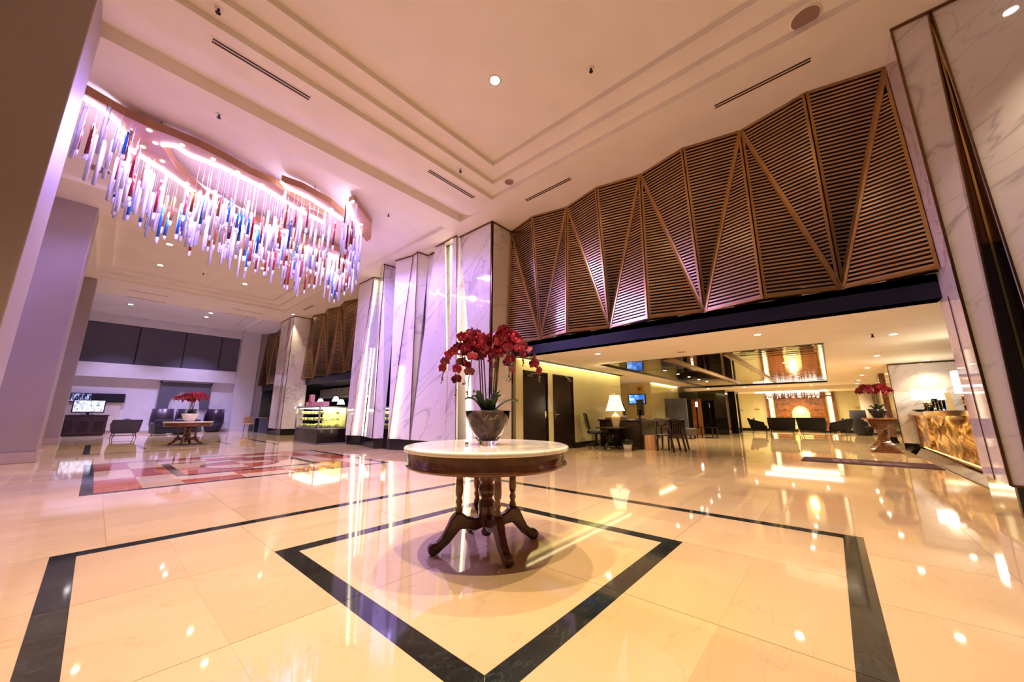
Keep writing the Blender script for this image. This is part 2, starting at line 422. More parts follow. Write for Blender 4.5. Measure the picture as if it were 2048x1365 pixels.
for cy, r0, n in MED:
    for q in range(4):
        pts = [(0, 0)] + [(r0 * math.cos(2 * PI * k / n), r0 * math.sin(2 * PI * k / n)) for k in range(q * 8, q * 8 + 9)]
        link('floor_tile', MB().prism(pts, -.02, .0006).mesh('floor_tile', 'red_marble' if q % 2 else 'cream_marble'), floor, (CX, cy, 0))
far = rest.setdefault('cream_marble', MB())
def far_fill(x0, x1, y0, y1, t):
    nx = max(1, round((x1 - x0) / t)); ny = max(1, round((y1 - y0) / t))
    for i in range(nx):
        for j in range(ny):
            a, b = x0 + (x1 - x0) * i / nx, x0 + (x1 - x0) * (i + 1) / nx; c, d = y0 + (y1 - y0) * j / ny, y0 + (y1 - y0) * (j + 1) / ny
            far.prism(shrink([(a, c), (b, c), (b, d), (a, d)]), -.02, 0)
far_fill(-.70, 6.6, 18.62, 28.5, 1.0); far_fill(6.6, 13.2, 11.5, 28.5, 1.1)
far_fill(13.2, 17.8, -1.4, 8, 1.0); far_fill(18.1, 29, -4, 8, 1.1)
far_fill(6.9, 18, -4.8, -1.4, 1.1); far_fill(-6, -.70, -5, 28.5, 1.2); far_fill(-.70, 6.9, -5, -1.4, 1.2)
rest.setdefault('brown_stone', MB()).prism([(17.8, -4), (18.1, -4), (18.1, 8), (17.8, 8)], -.02, 0)
for m, mb in rest.items(): stuff(obj('far_tiles', mb, m, floor))

# ------------------------------------------------------------------ hall ceiling with stepped trays
ceil = MB()
def flat(x0, x1, y0, y1, z): ceil.add([(x0, y0, z), (x1, y0, z), (x1, y1, z), (x0, y1, z)], [(0, 1, 2, 3)])
def rise(x0, x1, y0, y1, z0, z1):
    for a, b in (((x0, y0), (x1, y0)), ((x1, y0), (x1, y1)), ((x1, y1), (x0, y1)), ((x0, y1), (x0, y0))):
        ceil.add([(*a, z0), (*b, z0), (*b, z1), (*a, z1)], [(0, 1, 2, 3)])
def ring(o, i, z):
    (a, b, c, d), (e, f, g, h) = o, i
    flat(a, b, c, g, z); flat(a, b, h, d, z); flat(a, e, g, h, z); flat(f, b, g, h, z)
def tray(cx, cy, halves, z, dz, zo=None):
    o = None
    for k, hf in enumerate(halves):
        hx, hy = hf if isinstance(hf, tuple) else (hf, hf)
        r = (cx - hx, cx + hx, cy - hy, cy + hy); rise(*r, z, z + dz); z += dz
        if k + 1 < len(halves):
            nx, ny = halves[k + 1] if isinstance(halves[k + 1], tuple) else (halves[k + 1],) * 2
            ring(r, (cx - nx, cx + nx, cy - ny, cy + ny), z)
        else: flat(*r, z)
XA, XB = -4.0, 7.1
T1 = (CX - 3.26, CX + 3.26, 2.14 - 3.22, 2.14 + 3.22)
flat(XA, XB, -5, T1[2], HZ); flat(XA, T1[0], T1[2], T1[3], HZ); flat(T1[1], XB, T1[2], T1[3], HZ)
tray(CX, 2.14, [(3.26, 3.22), (2.96, 2.90), (2.62, 2.56)], HZ, .10)
# shallow cove before the chandelier bay, then the raised bay itself
flat(XA, XB, T1[3], 5.85, HZ); flat(XA, -1.2, 5.85, 6.68, HZ); flat(5.57, XB, 5.85, 6.68, HZ)
prev = (5.85, HZ)
for k in range(1, 9):
    t = k / 8; cur = (5.85 + .83 * t, HZ + .22 * t * t)
    ceil.add([(-1.2, prev[0], prev[1]), (5.57, prev[0], prev[1]), (5.57, *cur), (-1.2, *cur)], [(0, 1, 2, 3)]); prev = cur
ceil.add([(5.57, 6.68, HZ), (-1.2, 6.68, HZ), (-1.2, 6.68, prev[1]), (5.57, 6.68, prev[1])], [(0, 1, 2, 3)])
for x in (-1.2, 5.57): ceil.add([(x, 5.85, HZ), (x, 6.68, HZ), (x, 6.68, prev[1])], [(0, 1, 2)])
B2 = (-2.6, 5.50, 7.25, 11.65)
flat(XA, XB, 6.68, B2[2], HZ); flat(XA, B2[0], B2[2], B2[3], HZ); flat(B2[1], XB, B2[2], B2[3], HZ); rise(*B2, HZ, HZ + .10); flat(*B2, HZ + .10)
T3 = (CX - 3.26, CX + 3.26, 16.42 - 3.22, 16.42 + 3.22)
flat(XA, XB, B2[3], T3[2], HZ); flat(XA, T3[0], T3[2], T3[3], HZ); flat(T3[1], XB, T3[2], T3[3], HZ)
tray(CX, 16.42, [(3.26, 3.22), (2.90, 2.86), (2.55, 2.50)], HZ, .10)
flat(XA, XB, T3[3], 22.2, HZ)
struct(obj('ceiling', ceil, 'ceiling_paint')); ceil = MB()
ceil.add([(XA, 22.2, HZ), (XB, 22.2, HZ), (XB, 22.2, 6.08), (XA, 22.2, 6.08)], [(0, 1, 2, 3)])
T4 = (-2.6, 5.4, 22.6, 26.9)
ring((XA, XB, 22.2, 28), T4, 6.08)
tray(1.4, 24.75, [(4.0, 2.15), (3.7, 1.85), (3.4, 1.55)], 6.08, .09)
struct(obj('ceiling', ceil, 'ceiling_lavender_lit'))
struct(obj('ceiling', MB().box(XA, -5, 6.55, XB, 28, 6.7), 'ceiling_paint'))

# ------------------------------------------------------------------ hall walls
struct(obj('wall_far', MB().box(-4, 27.5, 0, 9.5, 27.7, 6.6), 'wall_lilac'))
struct(obj('trim_1', MB().box(-4, 27.25, 2.84, 5.36, 27.5, 3.55).box(5.36, 26.9, 0, 6.3, 27.5, 6.2).box(-4, 27.3, 5.62, 5.36, 27.5, 6.2), 'wall_lilac'))
struct(obj('baseboard_far', MB().box(-4, 27.46, 0, 5.36, 27.5, .14), 'skirting'))
for i, (y0, y1, s) in enumerate(((5.72, 6.58, 'nearest'), (12.85, 13.7, 'middle'), (19.95, 20.8, 'farthest'))):
    lab = ('cream painted square column at the left edge, its front face in shadow', 'square column washed in violet light, second from the camera on the left',
           'plain square column beside the lounge with the television, farthest on the left')[i]
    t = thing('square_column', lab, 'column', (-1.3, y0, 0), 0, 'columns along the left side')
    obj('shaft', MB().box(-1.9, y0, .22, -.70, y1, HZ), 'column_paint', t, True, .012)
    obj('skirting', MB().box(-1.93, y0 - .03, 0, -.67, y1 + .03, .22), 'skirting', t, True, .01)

# ------------------------------------------------------------------ folded slat screens
def slat_screen(y0, pitch, nf, label, parts=True):
    """folded bronze screen of triangular slatted panels, from y0 (right end) upward in y"""
    t = thing('slat_screen', label, 'wall screen', (6.8, y0 + pitch * nf / 2, 2.76), 0, 'folded slat screens above the openings')
    zt, zb = HZ - .01, 2.77
    Tp = [Vector((6.81 if i % 2 == 0 else 6.59, y0 + pitch * i, zt)) for i in range(nf + 1)]
    Bp = [Vector((6.62 if i % 2 == 0 else 6.87, y0 + pitch * i, zb)) for i in range(nf + 1)]
    tris = []
    for i in range(nf):
        if i % 2 == 0: tris += [(Tp[i], Bp[i], Bp[i + 1]), (Tp[i], Tp[i + 1], Bp[i + 1])]
        else: tris += [(Tp[i], Tp[i + 1], Bp[i]), (Tp[i + 1], Bp[i], Bp[i + 1])]
    slats = []
    for tri in tris:
        fr = MB(); nrm = (tri[1] - tri[0]).cross(tri[2] - tri[0]).normalized()
        if nrm.x > 0: nrm = -nrm
        g = (tri[0] + tri[1] + tri[2]) / 3
        for a in range(3):
            p, q = tri[a], tri[(a + 1) % 3]
            inw = (g - p) - (q - p).normalized() * (g - p).dot((q - p).normalized()); inw = inw.normalized() * .022
            fr.bar(p + inw, q + inw, .036 if parts else .028, .05, up=nrm)
        obj('panel_frame', fr, 'bronze_frame', t, True)
        off = nrm * -.11
        obj('back_panel', MB().slab([v + off for v in tri], nrm * -.02), 'screen_back', t, True)
        step = .0605; z = zb + .06
        while z < zt - .04:
            pts = []
            for a in range(3):
                p, q = tri[a], tri[(a + 1) % 3]
                if (p.z - z) * (q.z - z) < 0: pts.append(p + (q - p) * ((z - p.z) / (q.z - p.z)))
            if len(pts) == 2 and (pts[0] - pts[1]).length > .12: slats.append((pts[0], pts[1], nrm))
            z += step
    slats.sort(key=lambda s: -(s[0] - s[1]).length / max(3, s[0].length))
    rest_s = MB(); n = 300 if parts else 0
    for k, (p, q, nrm) in enumerate(slats):
        d = (q - p).normalized() * .02; p2, q2 = p + d, q - d
        if k < n: obj('slat', MB().bar(p2, q2, .030, .028, up=nrm), 'bronze', t, True)
        else: rest_s.bar(p2, q2, .030, .028, up=nrm)
    stuff(obj('small_slats', rest_s, 'bronze', t, True))
    return t
slat_screen(-1.25, .905, 8, 'folded bronze slat screen above the lobby opening, the large one at right', True)
slat_screen(13.1, .875, 8, 'folded bronze slat screen above the pastry counter in the middle distance', False)
slat_screen(22.1, .90, 6, 'dark folded slat screen farthest away, beside the lounge wall', False)
struct(obj('wall_screen', MB().box(7.02, -1.25, LZ, 7.12, 6.0, HZ).box(7.02, 6.0, LZ, 7.12, 27.5, HZ), 'navy'))
struct(obj('trim_2', MB().box(6.86, -1.25, LZ, 7.12, 6.0, 2.78).box(6.86, 13.1, LZ, 7.12, 20.1, 2.78).box(6.86, 22, LZ, 7.12, 27.5, 2.78), 'navy'))

# ------------------------------------------------------------------ folded marble screen with light slots
ms = thing('marble_screen', 'tall folded white marble wall with glowing vertical light slots', 'marble wall', (6.0, 9.2, 0))
def mslab(name, pts, m='white_marble', th=(.05, 0, 0), label=None):
    o = obj(name, MB().slab(pts, th), m, ms, True)
    if label: o['label'] = label
    return o
zt, zb = HZ - .02, .30
mslab('marble_slab', [(6.08, 7.28, zt), (6.08, 6.01, zt), (6.08, 6.01, zb), (6.08, 6.45, zb)])
mslab('marble_slab', [(6.08, 6.01, zt), (6.84, 6.01, zt), (6.84, 6.01, zb), (6.08, 6.01, zb)], th=(0, .05, 0))
mslab('marble_slab', [(5.98, 7.47, zt), (5.98, 7.30, zt), (5.95, 7.05, zb), (5.95, 7.45, zb)])
mslab('marble_slab', [(5.98, 8.31, zt), (6.02, 7.90, zt), (5.95, 7.46, 1.43), (5.95, 7.46, zb), (5.88, 8.90, zb)])
mslab('marble_slab', [(5.75, 10.1, zt), (5.90, 9.33, zt), (5.69, 9.72, zb), (5.68, 9.75, zb)])
mslab('marble_slab', [(5.90, 9.33, zt), (5.85, 9.01, zt), (5.87, 8.92, zb), (5.84, 9.34, zb)])
mslab('marble_slab', [(6.05, 11.6, zt), (5.65, 10.65, zt), (5.50, 10.30, zb), (5.75, 11.30, zb)])
mslab('marble_slab', [(6.0, 13.1, zt), (6.0, 12.0, zt), (5.76, 12.27, zb), (5.72, 12.55, zb)])
mslab('lit_reveal', [(5.66, 10.65, zt), (6.15, 10.58, zt), (5.74, 10.12, zb), (5.51, 10.30, zb)], th=(0, .03, 0))
mslab('lit_reveal', [(6.01, 12.0, zt), (6.35, 11.9, zt), (5.92, 11.85, zb), (5.77, 12.27, zb)], th=(0, .03, 0))
mslab('lit_reveal', [(5.86, 9.01, zt), (6.25, 8.98, zt), (5.95, 8.93, 1.3), (5.88, 8.93, 1.3)], th=(0, .03, 0))
mslab('lit_reveal', [(5.90, 9.32, zt), (5.95, 9.30, zt), (6.02, 9.34, zb), (5.70, 9.71, zb)], th=(.02, .03, 0))
mslab('lit_reveal', [(6.22, 9.05, zt), (6.22, 6.06, zt), (6.22, 6.06, zb), (6.22, 9.05, zb)], th=(.05, 0, 0))
mslab('lit_reveal', [(6.22, 10.7, zt), (6.22, 9.0, zt), (6.22, 9.0, zb), (6.05, 10.2, zb)], th=(.05, 0, 0))
mslab('lit_reveal', [(6.10, 7.30, zt), (6.22, 7.30, zt), (6.22, 6.48, zb), (6.10, 6.47, zb)], th=(0, -.02, 0))
for pts in ([(6.08, 11.92, 5.8), (5.78, 12.08, .33)], [(5.86, 11.50, 3.2), (5.71, 11.34, .33)], [(5.80, 9.45, 2.4), (5.72, 9.60, .33)],
            [(6.12, 7.74, zt - .1), (6.10, 7.50, 2.2)], [(6.17, 7.16, 5.2), (6.17, 6.86, .33)]):
    obj('led_strip', MB().bar(pts[0], pts[1], .035, .03), 'led_warm', ms, True)
obj('plinth', MB().prism([(5.76, 12.53), (5.80, 12.27), (5.92, 11.85), (5.80, 11.28), (5.56, 10.32), (5.76, 10.16), (5.74, 9.73), (5.88, 9.34), (5.92, 8.9), (5.99, 7.05), (6.12, 6.45), (6.12, 6.05), (6.84, 6.05), (6.84, 9.0), (6.3, 9.4), (6.3, 12.53)], 0, .30), 'black_granite', ms, True)
cap = MB()
for a, b in (((6.07, 6.0), (6.07, 7.3)), ((6.07, 6.0), (6.83, 6.0)), ((5.96, 7.3), (6.0, 8.32)), ((5.84, 9.0), (5.89, 9.33)), ((5.89, 9.33), (5.74, 10.1)), ((5.84, 9.0), (6.2, 8.97)), ((5.64, 10.64), (6.04, 11.6)), ((5.64, 10.64), (6.1, 10.58)), ((5.99, 12.0), (5.99, 13.1)), ((5.99, 12.0), (6.3, 11.9)), ((6.2, 7.9), (6.2, 8.9))):
    cap.bar((*a, HZ - .02), (*b, HZ - .02), .03, .035)
for p, q in (((6.07, 6.005, zt), (6.07, 6.005, zb)), ((5.89, 9.325, zt), (5.68, 9.715, zb)), ((5.645, 10.645, zt), (5.495, 10.295, zb)), ((5.99, 11.995, zt), (5.75, 12.265, zb)), ((5.97, 7.295, zt), (5.94, 7.045, zb)), ((5.84, 9.005, zt), (5.86, 8.915, zb))):
    cap.bar(p, q, .016, .016)
obj('bronze_edging', cap, 'edge_bronze', ms, True)
# pillar between the pastry counter and the far desk
pl = thing('marble_pillar', 'white marble clad pillar standing left of the pastry display case', 'column', (6.5, 21, 0))
obj('marble_cladding', MB().box(5.98, 20.06, .30, 6.95, 21.98, HZ - .02), 'white_marble', pl, True)
e = MB()
for x, y in ((5.98, 20.06), (5.98, 20.55), (5.98, 20.75), (5.98, 21.95), (6.94, 20.06)): e.bar((x - .004, y - .004, .3), (x - .004, y - .004, HZ), .02, .02)
e.bar((5.97, 20.05, HZ - .02), (5.97, 21.98, HZ - .02), .03, .03).bar((5.97, 20.05, HZ - .02), (6.95, 20.05, HZ - .02), .03, .03)
obj('bronze_edging', e, 'edge_bronze', pl, True)
obj('plinth', MB().box(6.0, 20.09, 0, 6.95, 21.95, .30), 'black_granite', pl, True)

# ------------------------------------------------------------------ big marble column at the right
rc = thing('marble_column', 'large marble clad column at the right edge with a tapering brass slot', 'column', (6.6, -2.2, 0))
obj('side_face', MB().box(6.172, -1.30, .30, 7.02, -1.25, HZ), 'white_marble', rc, True)
obj('front_slab', MB().slab([(6.12, -1.25, HZ), (6.12, -1.57, HZ), (6.12, -1.375, .30), (6.12, -1.25, .30)], (.05, 0, 0)), 'white_marble', rc, True)
obj('front_slab', MB().slab([(6.12, -1.59, HZ), (6.12, -4.2, HZ), (6.12, -4.2, .30), (6.12, -1.66, .30)], (.05, 0, 0)), 'white_marble', rc, True)
obj('slot_back', MB().box(6.36, -1.9, 2.9, 6.38, -1.3, HZ), 'edge_bronze', rc, True)
obj('slot_back', MB().box(6.36, -1.9, .0, 6.38, -1.3, 2.9), 'dark_void', rc, True)
obj('slot_side', MB().slab([(6.12, -1.592, HZ), (6.36, -1.592, HZ), (6.36, -1.668, .0), (6.12, -1.668, .0)], (0, -.01, 0)), 'mirror', rc, True)
obj('slot_side', MB().slab([(6.12, -1.568, HZ), (6.36, -1.568, HZ), (6.36, -1.37, .0), (6.12, -1.37, .0)], (0, .008, 0)), 'edge_bronze', rc, True)
obj('brass_rail', MB().bar((6.22, -1.60, HZ), (6.22, -1.53, .0), .02, .04), 'brass', rc, True)
e = MB().bar((6.112, -1.245, .3), (6.112, -1.245, HZ), .022, .022).bar((6.112, -1.25, HZ - .02), (6.112, -3.9, HZ - .02), .03, .03).bar((6.112, -1.245, .3), (6.112, -1.4, .3), .02, .02)
e.bar((6.112, -1.566, HZ), (6.112, -1.375, .3), .014, .014).bar((6.112, -1.594, HZ), (6.112, -1.66, .3), .014, .014).bar((6.60, -1.247, .3), (6.60, -1.247, 2.4), .01, .01)
obj('bronze_edging', e, 'edge_bronze', rc, True)
obj('black_plinth', MB().box(6.14, -4.2, 0, 6.9, -1.285, .30), 'black_granite', rc, True)
obj('mirror_plinth', MB().box(6.15, -1.285, 0, 7.02, -1.27, .30), 'mirror', rc, True)

# ------------------------------------------------------------------ lobby under the low ceiling
lc = MB()
holes = (9.72, 21.9, -.06, 5.05)
for a in ((6.86, 9.72, -1.3, 5.78), (9.72, 21.9, -4.5, -.06), (9.72, 13.2, 5.05, 5.78), (13.2, 21.9, 5.05, 5.86), (21.9, 27, -4.5, 8.0), (6.86, 9.72, -4.5, -1.3), (13.2, 21.9, 5.86, 8.0)):
    lc.add([(a[0], a[2], LZ), (a[1], a[2], LZ), (a[1], a[3], LZ), (a[0], a[3], LZ)], [(0, 1, 2, 3)])
lc.add([(9.72, -.06, LZ), (9.72, 5.05, LZ), (9.72, 5.05, LZ + .05), (9.72, -.06, LZ + .05)], [(0, 1, 2, 3)])
lcl = struct(obj('ceiling', lc, 'ceiling_paint'))
struct(obj('trim_3', MB().box(6.9, 5.74, LZ + .001, 13.2, 5.78, LZ + .06).box(24.6, -4.4, 2.25, 27, 8, LZ), 'ceiling_paint'))
mp = thing('mirror_ceiling_panel', 'black mirrored ceiling panel with brass edged strips over the lobby', 'ceiling panel', (15.8, 2.5, LZ))
nst = 14
for i in range(nst):
    a = 9.74 + (21.88 - 9.74) * i / nst; b = 9.74 + (21.88 - 9.74) * (i + 1) / nst - .012
    o = obj('mirror_panel', MB().box(a, -.04, LZ + .03, b, 5.03, LZ + .045), 'ceiling_mirror', mp, True); o.rotation_euler = (RN.uniform(-.002, .002), 0, 0)
obj('frame', MB().box(9.72, -.06, LZ - .012, 21.9, -.03, LZ + .05).box(9.72, 5.02, LZ - .012, 21.9, 5.05, LZ + .05).box(9.72, -.06, LZ - .012, 9.75, 5.05, LZ + .05).box(21.87, -.06, LZ - .012, 21.9, 5.05, LZ + .05), 'black_metal', mp, True)
for y in (1.78, 3.2):
    o = obj('divider_strip', MB().box(9.9, y - .05, LZ - .03, 20.5, y + .05, LZ + .03), 'bronze', mp, True)
struct(obj('ceiling', MB().box(6.86, -4.5, LZ + .22, 27, 8, LZ + .4), 'ceiling_paint'))
# lacquered wall with two doors
struct(obj('wall_lobby_left', MB().box(7.0, 6.0, 0, 7.29, 6.1, LZ).box(8.40, 6.0, 0, 8.65, 6.1, LZ).box(9.74, 6.0, 0, 13.2, 6.1, LZ).box(7.29, 6.0, 2.15, 8.40, 6.1, LZ).box(8.65, 6.0, 2.15, 9.74, 6.1, LZ)
    .box(13.1, 6.1, 0, 13.2, 8.0, LZ), 'lacquer'))
struct(obj('baseboard_lobby', MB().box(9.74, 5.97, 0, 13.2, 6.0, .16).box(7.0, 5.97, 0, 7.29, 6.0, .16).box(8.4, 5.97, 0, 8.65, 6.0, .16), 'black_granite'))
cove = thing('cove_light', 'warm strip light glowing along the top of the lacquered wall by the doors', 'cove light', (10, 5.9, LZ))
obj('light_strip', MB().box(7.05, 5.80, LZ + .02, 13.1, 5.84, LZ + .05), 'led_cove', cove, True)
for x0, n, hx, kx in ((7.29, 1, 8.30, 7.33), (8.65, 2, 8.76, 9.70)):
    d = struct(obj('door_%d' % n, MB().box(x0 + .05, 6.02, .01, x0 + 1.05, 6.07, 2.09), 'door_wood', None, bevel=.004))
    obj('door_frame', MB().box(x0, 5.985, 0, x0 + .05, 6.09, 2.15).box(x0 + 1.06, 5.985, 0, x0 + 1.10, 6.09, 2.15).box(x0, 5.985, 2.10, x0 + 1.10, 6.09, 2.15), 'door_wood', d, True)
    sg = 1 if n == 2 else -1
    h = obj('door_handle', MB().tube([(hx, 6.02, .99), (hx, 5.96, .99), (hx + sg * .12, 5.955, .99)], .011, 8), 'chrome', d, True)
    obj('handle_rose', MB().box(hx - .028, 6.012, .90, hx + .028, 6.02, 1.08), 'chrome', h, True)
    cx_ = x0 + (.25 if n == 1 else .85)
    c_ = obj('door_closer', MB().box(cx_ - .13, 5.96, 1.98, cx_ + .13, 6.02, 2.05), 'chrome', d, True)
    obj('closer_arm', MB().bar((cx_, 5.95, 2.055), (cx_ + sg * -.32, 5.90, 2.12), .02, .01), 'chrome', c_, True)
    for z in (.35, 1.1, 1.75): obj('hinge', MB().box(kx - .008, 6.0, z - .06, kx + .012, 6.02, z + .06), 'chrome', d, True)
# recess, television wall, wall beyond
struct(obj('wall_television', MB().box(16.8, 6.2, 0, 16.9, 8.0, LZ).box(13.2, 7.9, 0, 16.8, 8.0, LZ), 'lacquer'))
struct(obj('wall_lobby_side', MB().box(16.9, 6.2, 0, 20.9, 6.3, LZ), 'lacquer'))
struct(obj('wall_lobby_side', MB().box(20.9, 6.2, 0, 27, 6.3, LZ), 'wall_paint'))
cv2 = thing('cove_light', 'short warm strip light above the wall right of the wall television', 'cove light', (18.8, 6.1, LZ))
obj('light_strip', MB().box(17.0, 6.15, LZ - .03, 20.7, 6.18, LZ - .01), 'led_cove', cv2, True)
struct(obj('wall_lobby_far', MB().box(27, -4.4, 0, 27.1, 8, LZ), 'lacquer'))
struct(obj('baseboard_lobby', MB().box(26.96, -4.4, 0, 27, 8, .16), 'black_granite'))
# reception back walls
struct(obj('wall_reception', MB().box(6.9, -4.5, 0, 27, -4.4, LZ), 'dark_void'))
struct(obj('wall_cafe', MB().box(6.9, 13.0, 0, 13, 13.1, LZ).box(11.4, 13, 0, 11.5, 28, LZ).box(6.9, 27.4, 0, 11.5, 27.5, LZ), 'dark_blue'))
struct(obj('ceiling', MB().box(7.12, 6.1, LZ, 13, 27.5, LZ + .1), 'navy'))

# ------------------------------------------------------------------ ceiling fittings
def downlight(x, y, z, label, group, energy, col=WARM, r=.055, glow='downlight_glow', spot=1.45):
    t = thing('downlight', label, 'downlight', (x, y, z), 0, group)
    obj('trim_ring', MB().lathe([(r, -.002), (r * 1.35, -.006), (r * 1.4, 0), (r, 0)], 16, caps=False), 'paper_white', t)
    obj('lens', MB().lathe([(r * .98, -.004), (r * .98, -.001)], 16), glow, t)
    if energy: lamp('SPOT', (0, 0, -.03), energy, col, t, .035, spot if z > 4 else 2.2, .75)
    return t
for x in (.86, 3.42):
    for y in (.90, 3.36): downlight(x, y, HZ + .30, 'bright round downlight in the centre of the stepped tray ceiling overhead', 'downlights in the near tray', HALL, WARM, .075)
for x in (.74, 3.26):
    for y in (15.0, 17.45): downlight(x, y, HZ + .30, 'round downlight in the golden tray ceiling beyond the rod chandelier', 'downlights in the middle tray', HALL * .6, WARM, .075)
for x, y in ((.33, 23.3), (.35, 25.5), (3.3, 23.3), (3.3, 24.5), (3.3, 25.7)):
    downlight(x, y, 6.35, 'round downlight in the pale far ceiling over the lounge', 'downlights over the lounge', HALL * 1.25, COOL, .085, 'downlight_cool')
for x, y, w in ((7.9, 4.12, 'nearer the two dark doors'), (7.9, .85, 'over the lobby walkway')): downlight(x, y, LZ, 'round downlight at the front of the low ceiling ' + w, 'downlights at the front of the lobby', LOBBY)
for x in (9.5, 12.8, 16.0, 18.9, 21.6): downlight(x, -1.05, LZ, 'round downlight in the row above the reception counter', 'downlights above reception', LOBBY * (.8 if x < 12 else 1))
downlight(14.75, -2.15, LZ, 'spotlight washing the white marble pier behind reception', None, LOBBY * .4, WARM2)
for x in (13.1, 14.35, 15.6, 17.05, 18.4): downlight(x, .85, LZ + .03, 'small downlight in the mirrored ceiling panel, right row of five', 'downlights in the right mirror row', LOBBY, r=.045)
for x in (12.75, 14.2, 15.6, 17.05, 18.4): downlight(x, 4.15, LZ + .03, 'small downlight in the mirrored ceiling panel, left row of five', 'downlights in the left mirror row', LOBBY, r=.045)
for x, y in ((23.2, 5.2), (23.2, 3.4), (23.4, 1.9), (23.6, .6), (24.0, -1.1)): downlight(x, y, LZ, 'tiny downlight at the far end of the lobby near the arched wooden panel', 'downlights at the far lobby end', LOBBY)
for i, (x, y) in enumerate(((5.85, 19.85), (5.45, -2.35))):
    t = downlight(x, y, HZ, ('small spotlight shining down the marble pillar by the pastry case', 'spotlight grazing the marble column at the right edge')[i], None, 260, WARM2, .06, spot=1.1)
def vent(x0, x1, y0, y1, z, label):
    t = thing('slot_vent', label, 'air vent', ((x0 + x1) / 2, (y0 + y1) / 2, z), 0, 'slot vents in the ceiling')
    w = .02
    obj('frame', MB().box(x0 - w, y0 - w, z - .006, x1 + w, y0, z).box(x0 - w, y1, z - .006, x1 + w, y1 + w, z).box(x0 - w, y0, z - .006, x0, y1, z).box(x1, y0, z - .006, x1 + w, y1, z)
        .box(*((x0, (y0 + y1) / 2 - .008, z - .006, x1, (y0 + y1) / 2 + .008, z) if x1 - x0 > y1 - y0 else ((x0 + x1) / 2 - .008, y0, z - .006, (x0 + x1) / 2 + .008, y1, z))), 'ceiling_paint', t, True)
    obj('slot', MB().box(x0, y0, z - .003, x1, y1, z - .001), 'vent_dark', t, True)
vent(.28, 1.50, 5.57, 5.66, HZ, 'long slot air vent in the ceiling above the chandelier, nearer the left column')
vent(3.79, 5.06, 5.57, 5.66, HZ, 'slot air vent left of the corner of the stepped tray')
vent(5.90, 5.99, 3.54, 4.77, HZ, 'slot air vent above the slat screen near the marble corner')
vent(5.90, 5.99, -.44, .78, HZ, 'slot air vent above the slat screen near the right column')
vent(.10, 1.31, 20.76, 20.85, HZ, 'slot air vent beyond the middle tray at left, nearer one')
vent(3.54, 4.83, 20.86, 20.95, HZ, 'slot air vent beyond the middle tray at right, nearer one')
vent(.14, 1.33, 22.0, 22.1, HZ, 'slot air vent on the lip of the lounge ceiling at left')
vent(3.5, 4.8, 22.0, 22.1, HZ, 'slot air vent on the lip of the lounge ceiling at right')
vent(5.86, 5.95, 14.4, 15.6, HZ, 'slot air vent above the middle slat screen, nearer one')
vent(5.86, 5.95, 17.4, 18.6, HZ, 'slot air vent above the middle slat screen, farther one')
def disc(name, x, y, z, r, m, label, cat):
    t = thing(name, label, cat, (x, y, z))
    obj('grille', MB().lathe([(r, -.008), (r, 0)], 24), m, t); obj('rim', MB().lathe([(r, -.01), (r * 1.14, -.005), (r * 1.14, 0), (r, 0)], 24, caps=False), 'ceiling_paint', t)
disc('ceiling_speaker', 5.27, 4.70, HZ + .10, .10, 'speaker_grille', 'round ceiling speaker beside the corner of the tray', 'speaker')
disc('ceiling_speaker', 5.30, -.42, HZ + .10, .15, 'speaker_grille', 'large round ceiling speaker near the upper right corner', 'speaker')
disc('ceiling_speaker', -.72, 10.9, HZ + .10, .16, 'speaker_grille', 'round ceiling speaker behind the left end of the chandelier', 'speaker')
disc('ceiling_speaker', 8.93, 2.49, LZ, .10, 'speaker_grille', 'round ceiling speaker in the low lobby ceiling', 'speaker')
def sprinkler(x, y, z, label):
    t = thing('sprinkler', label, 'sprinkler', (x, y, z))
    obj('rose', MB().lathe([(.045, -.006), (.05, 0)], 12), 'ceiling_paint', t)
    obj('head', MB().lathe([(.014, -.06), (.02, -.045), (.012, -.03), (.016, 0)], 10).lathe([(.03, -.066), (.03, -.06)], 10), 'black_metal', t)
sprinkler(4.25, 2.10, HZ + .30, 'ceiling sprinkler in the near tray right of the bright downlight')
sprinkler(.26, 5.18, HZ + .10, 'ceiling sprinkler in the tray near the top left')
sprinkler(4.29, 5.20, HZ + .10, 'ceiling sprinkler left of the tray corner above the marble wall')
sprinkler(.62, 7.10, HZ + .0, 'ceiling sprinkler above the left part of the chandelier')
sprinkler(4.2, 7.9, HZ + .10, 'ceiling sprinkler to the right of the chandelier')
sprinkler(1.9, 17.2, HZ + .30, 'ceiling sprinkler in the golden middle tray')
sprinkler(9.2, -.75, LZ, 'ceiling sprinkler over the way to reception')

# ------------------------------------------------------------------ chandelier of glass rods
ch = thing('rod_chandelier', 'wide chandelier of hanging glass rods under wavy glowing timber platforms', 'chandelier', (2.1, 9.4, HZ + .10))
ZU, ZT = 5.75, 5.90
near = [(-.84, 7.84), (-.42, 8.0), (-.10, 8.04), (.07, 8.01), (.50, 7.99), (.88, 8.06), (1.32, 8.19), (1.78, 8.2), (2.36, 8.51), (3.05, 8.72)]
led2 = [(3.08, 9.04), (2.3, 8.82), (1.82, 8.58), (1.38, 8.46), (.94, 8.37), (.43, 8.39), (.22, 8.27), (.06, 8.42)]
hole = [(.07, 8.48), (.31, 9.03), (.91, 9.9), (1.63, 10.2), (2.49, 10.25), (3.0, 10.33), (3.79, 10.39), (4.52, 10.55)]
led1 = [(4.7, 10.96), (3.87, 10.80), (3.11, 10.90), (2.21, 10.60), (1.93, 10.55), (1.67, 10.45), (1.27, 10.22), (.75, 9.9), (.17, 9.35), (-.30, 9.03), (-.46, 8.70), (-.41, 8.53), (-.47, 8.28), (-.64, 8.08), (-.85, 7.97)]
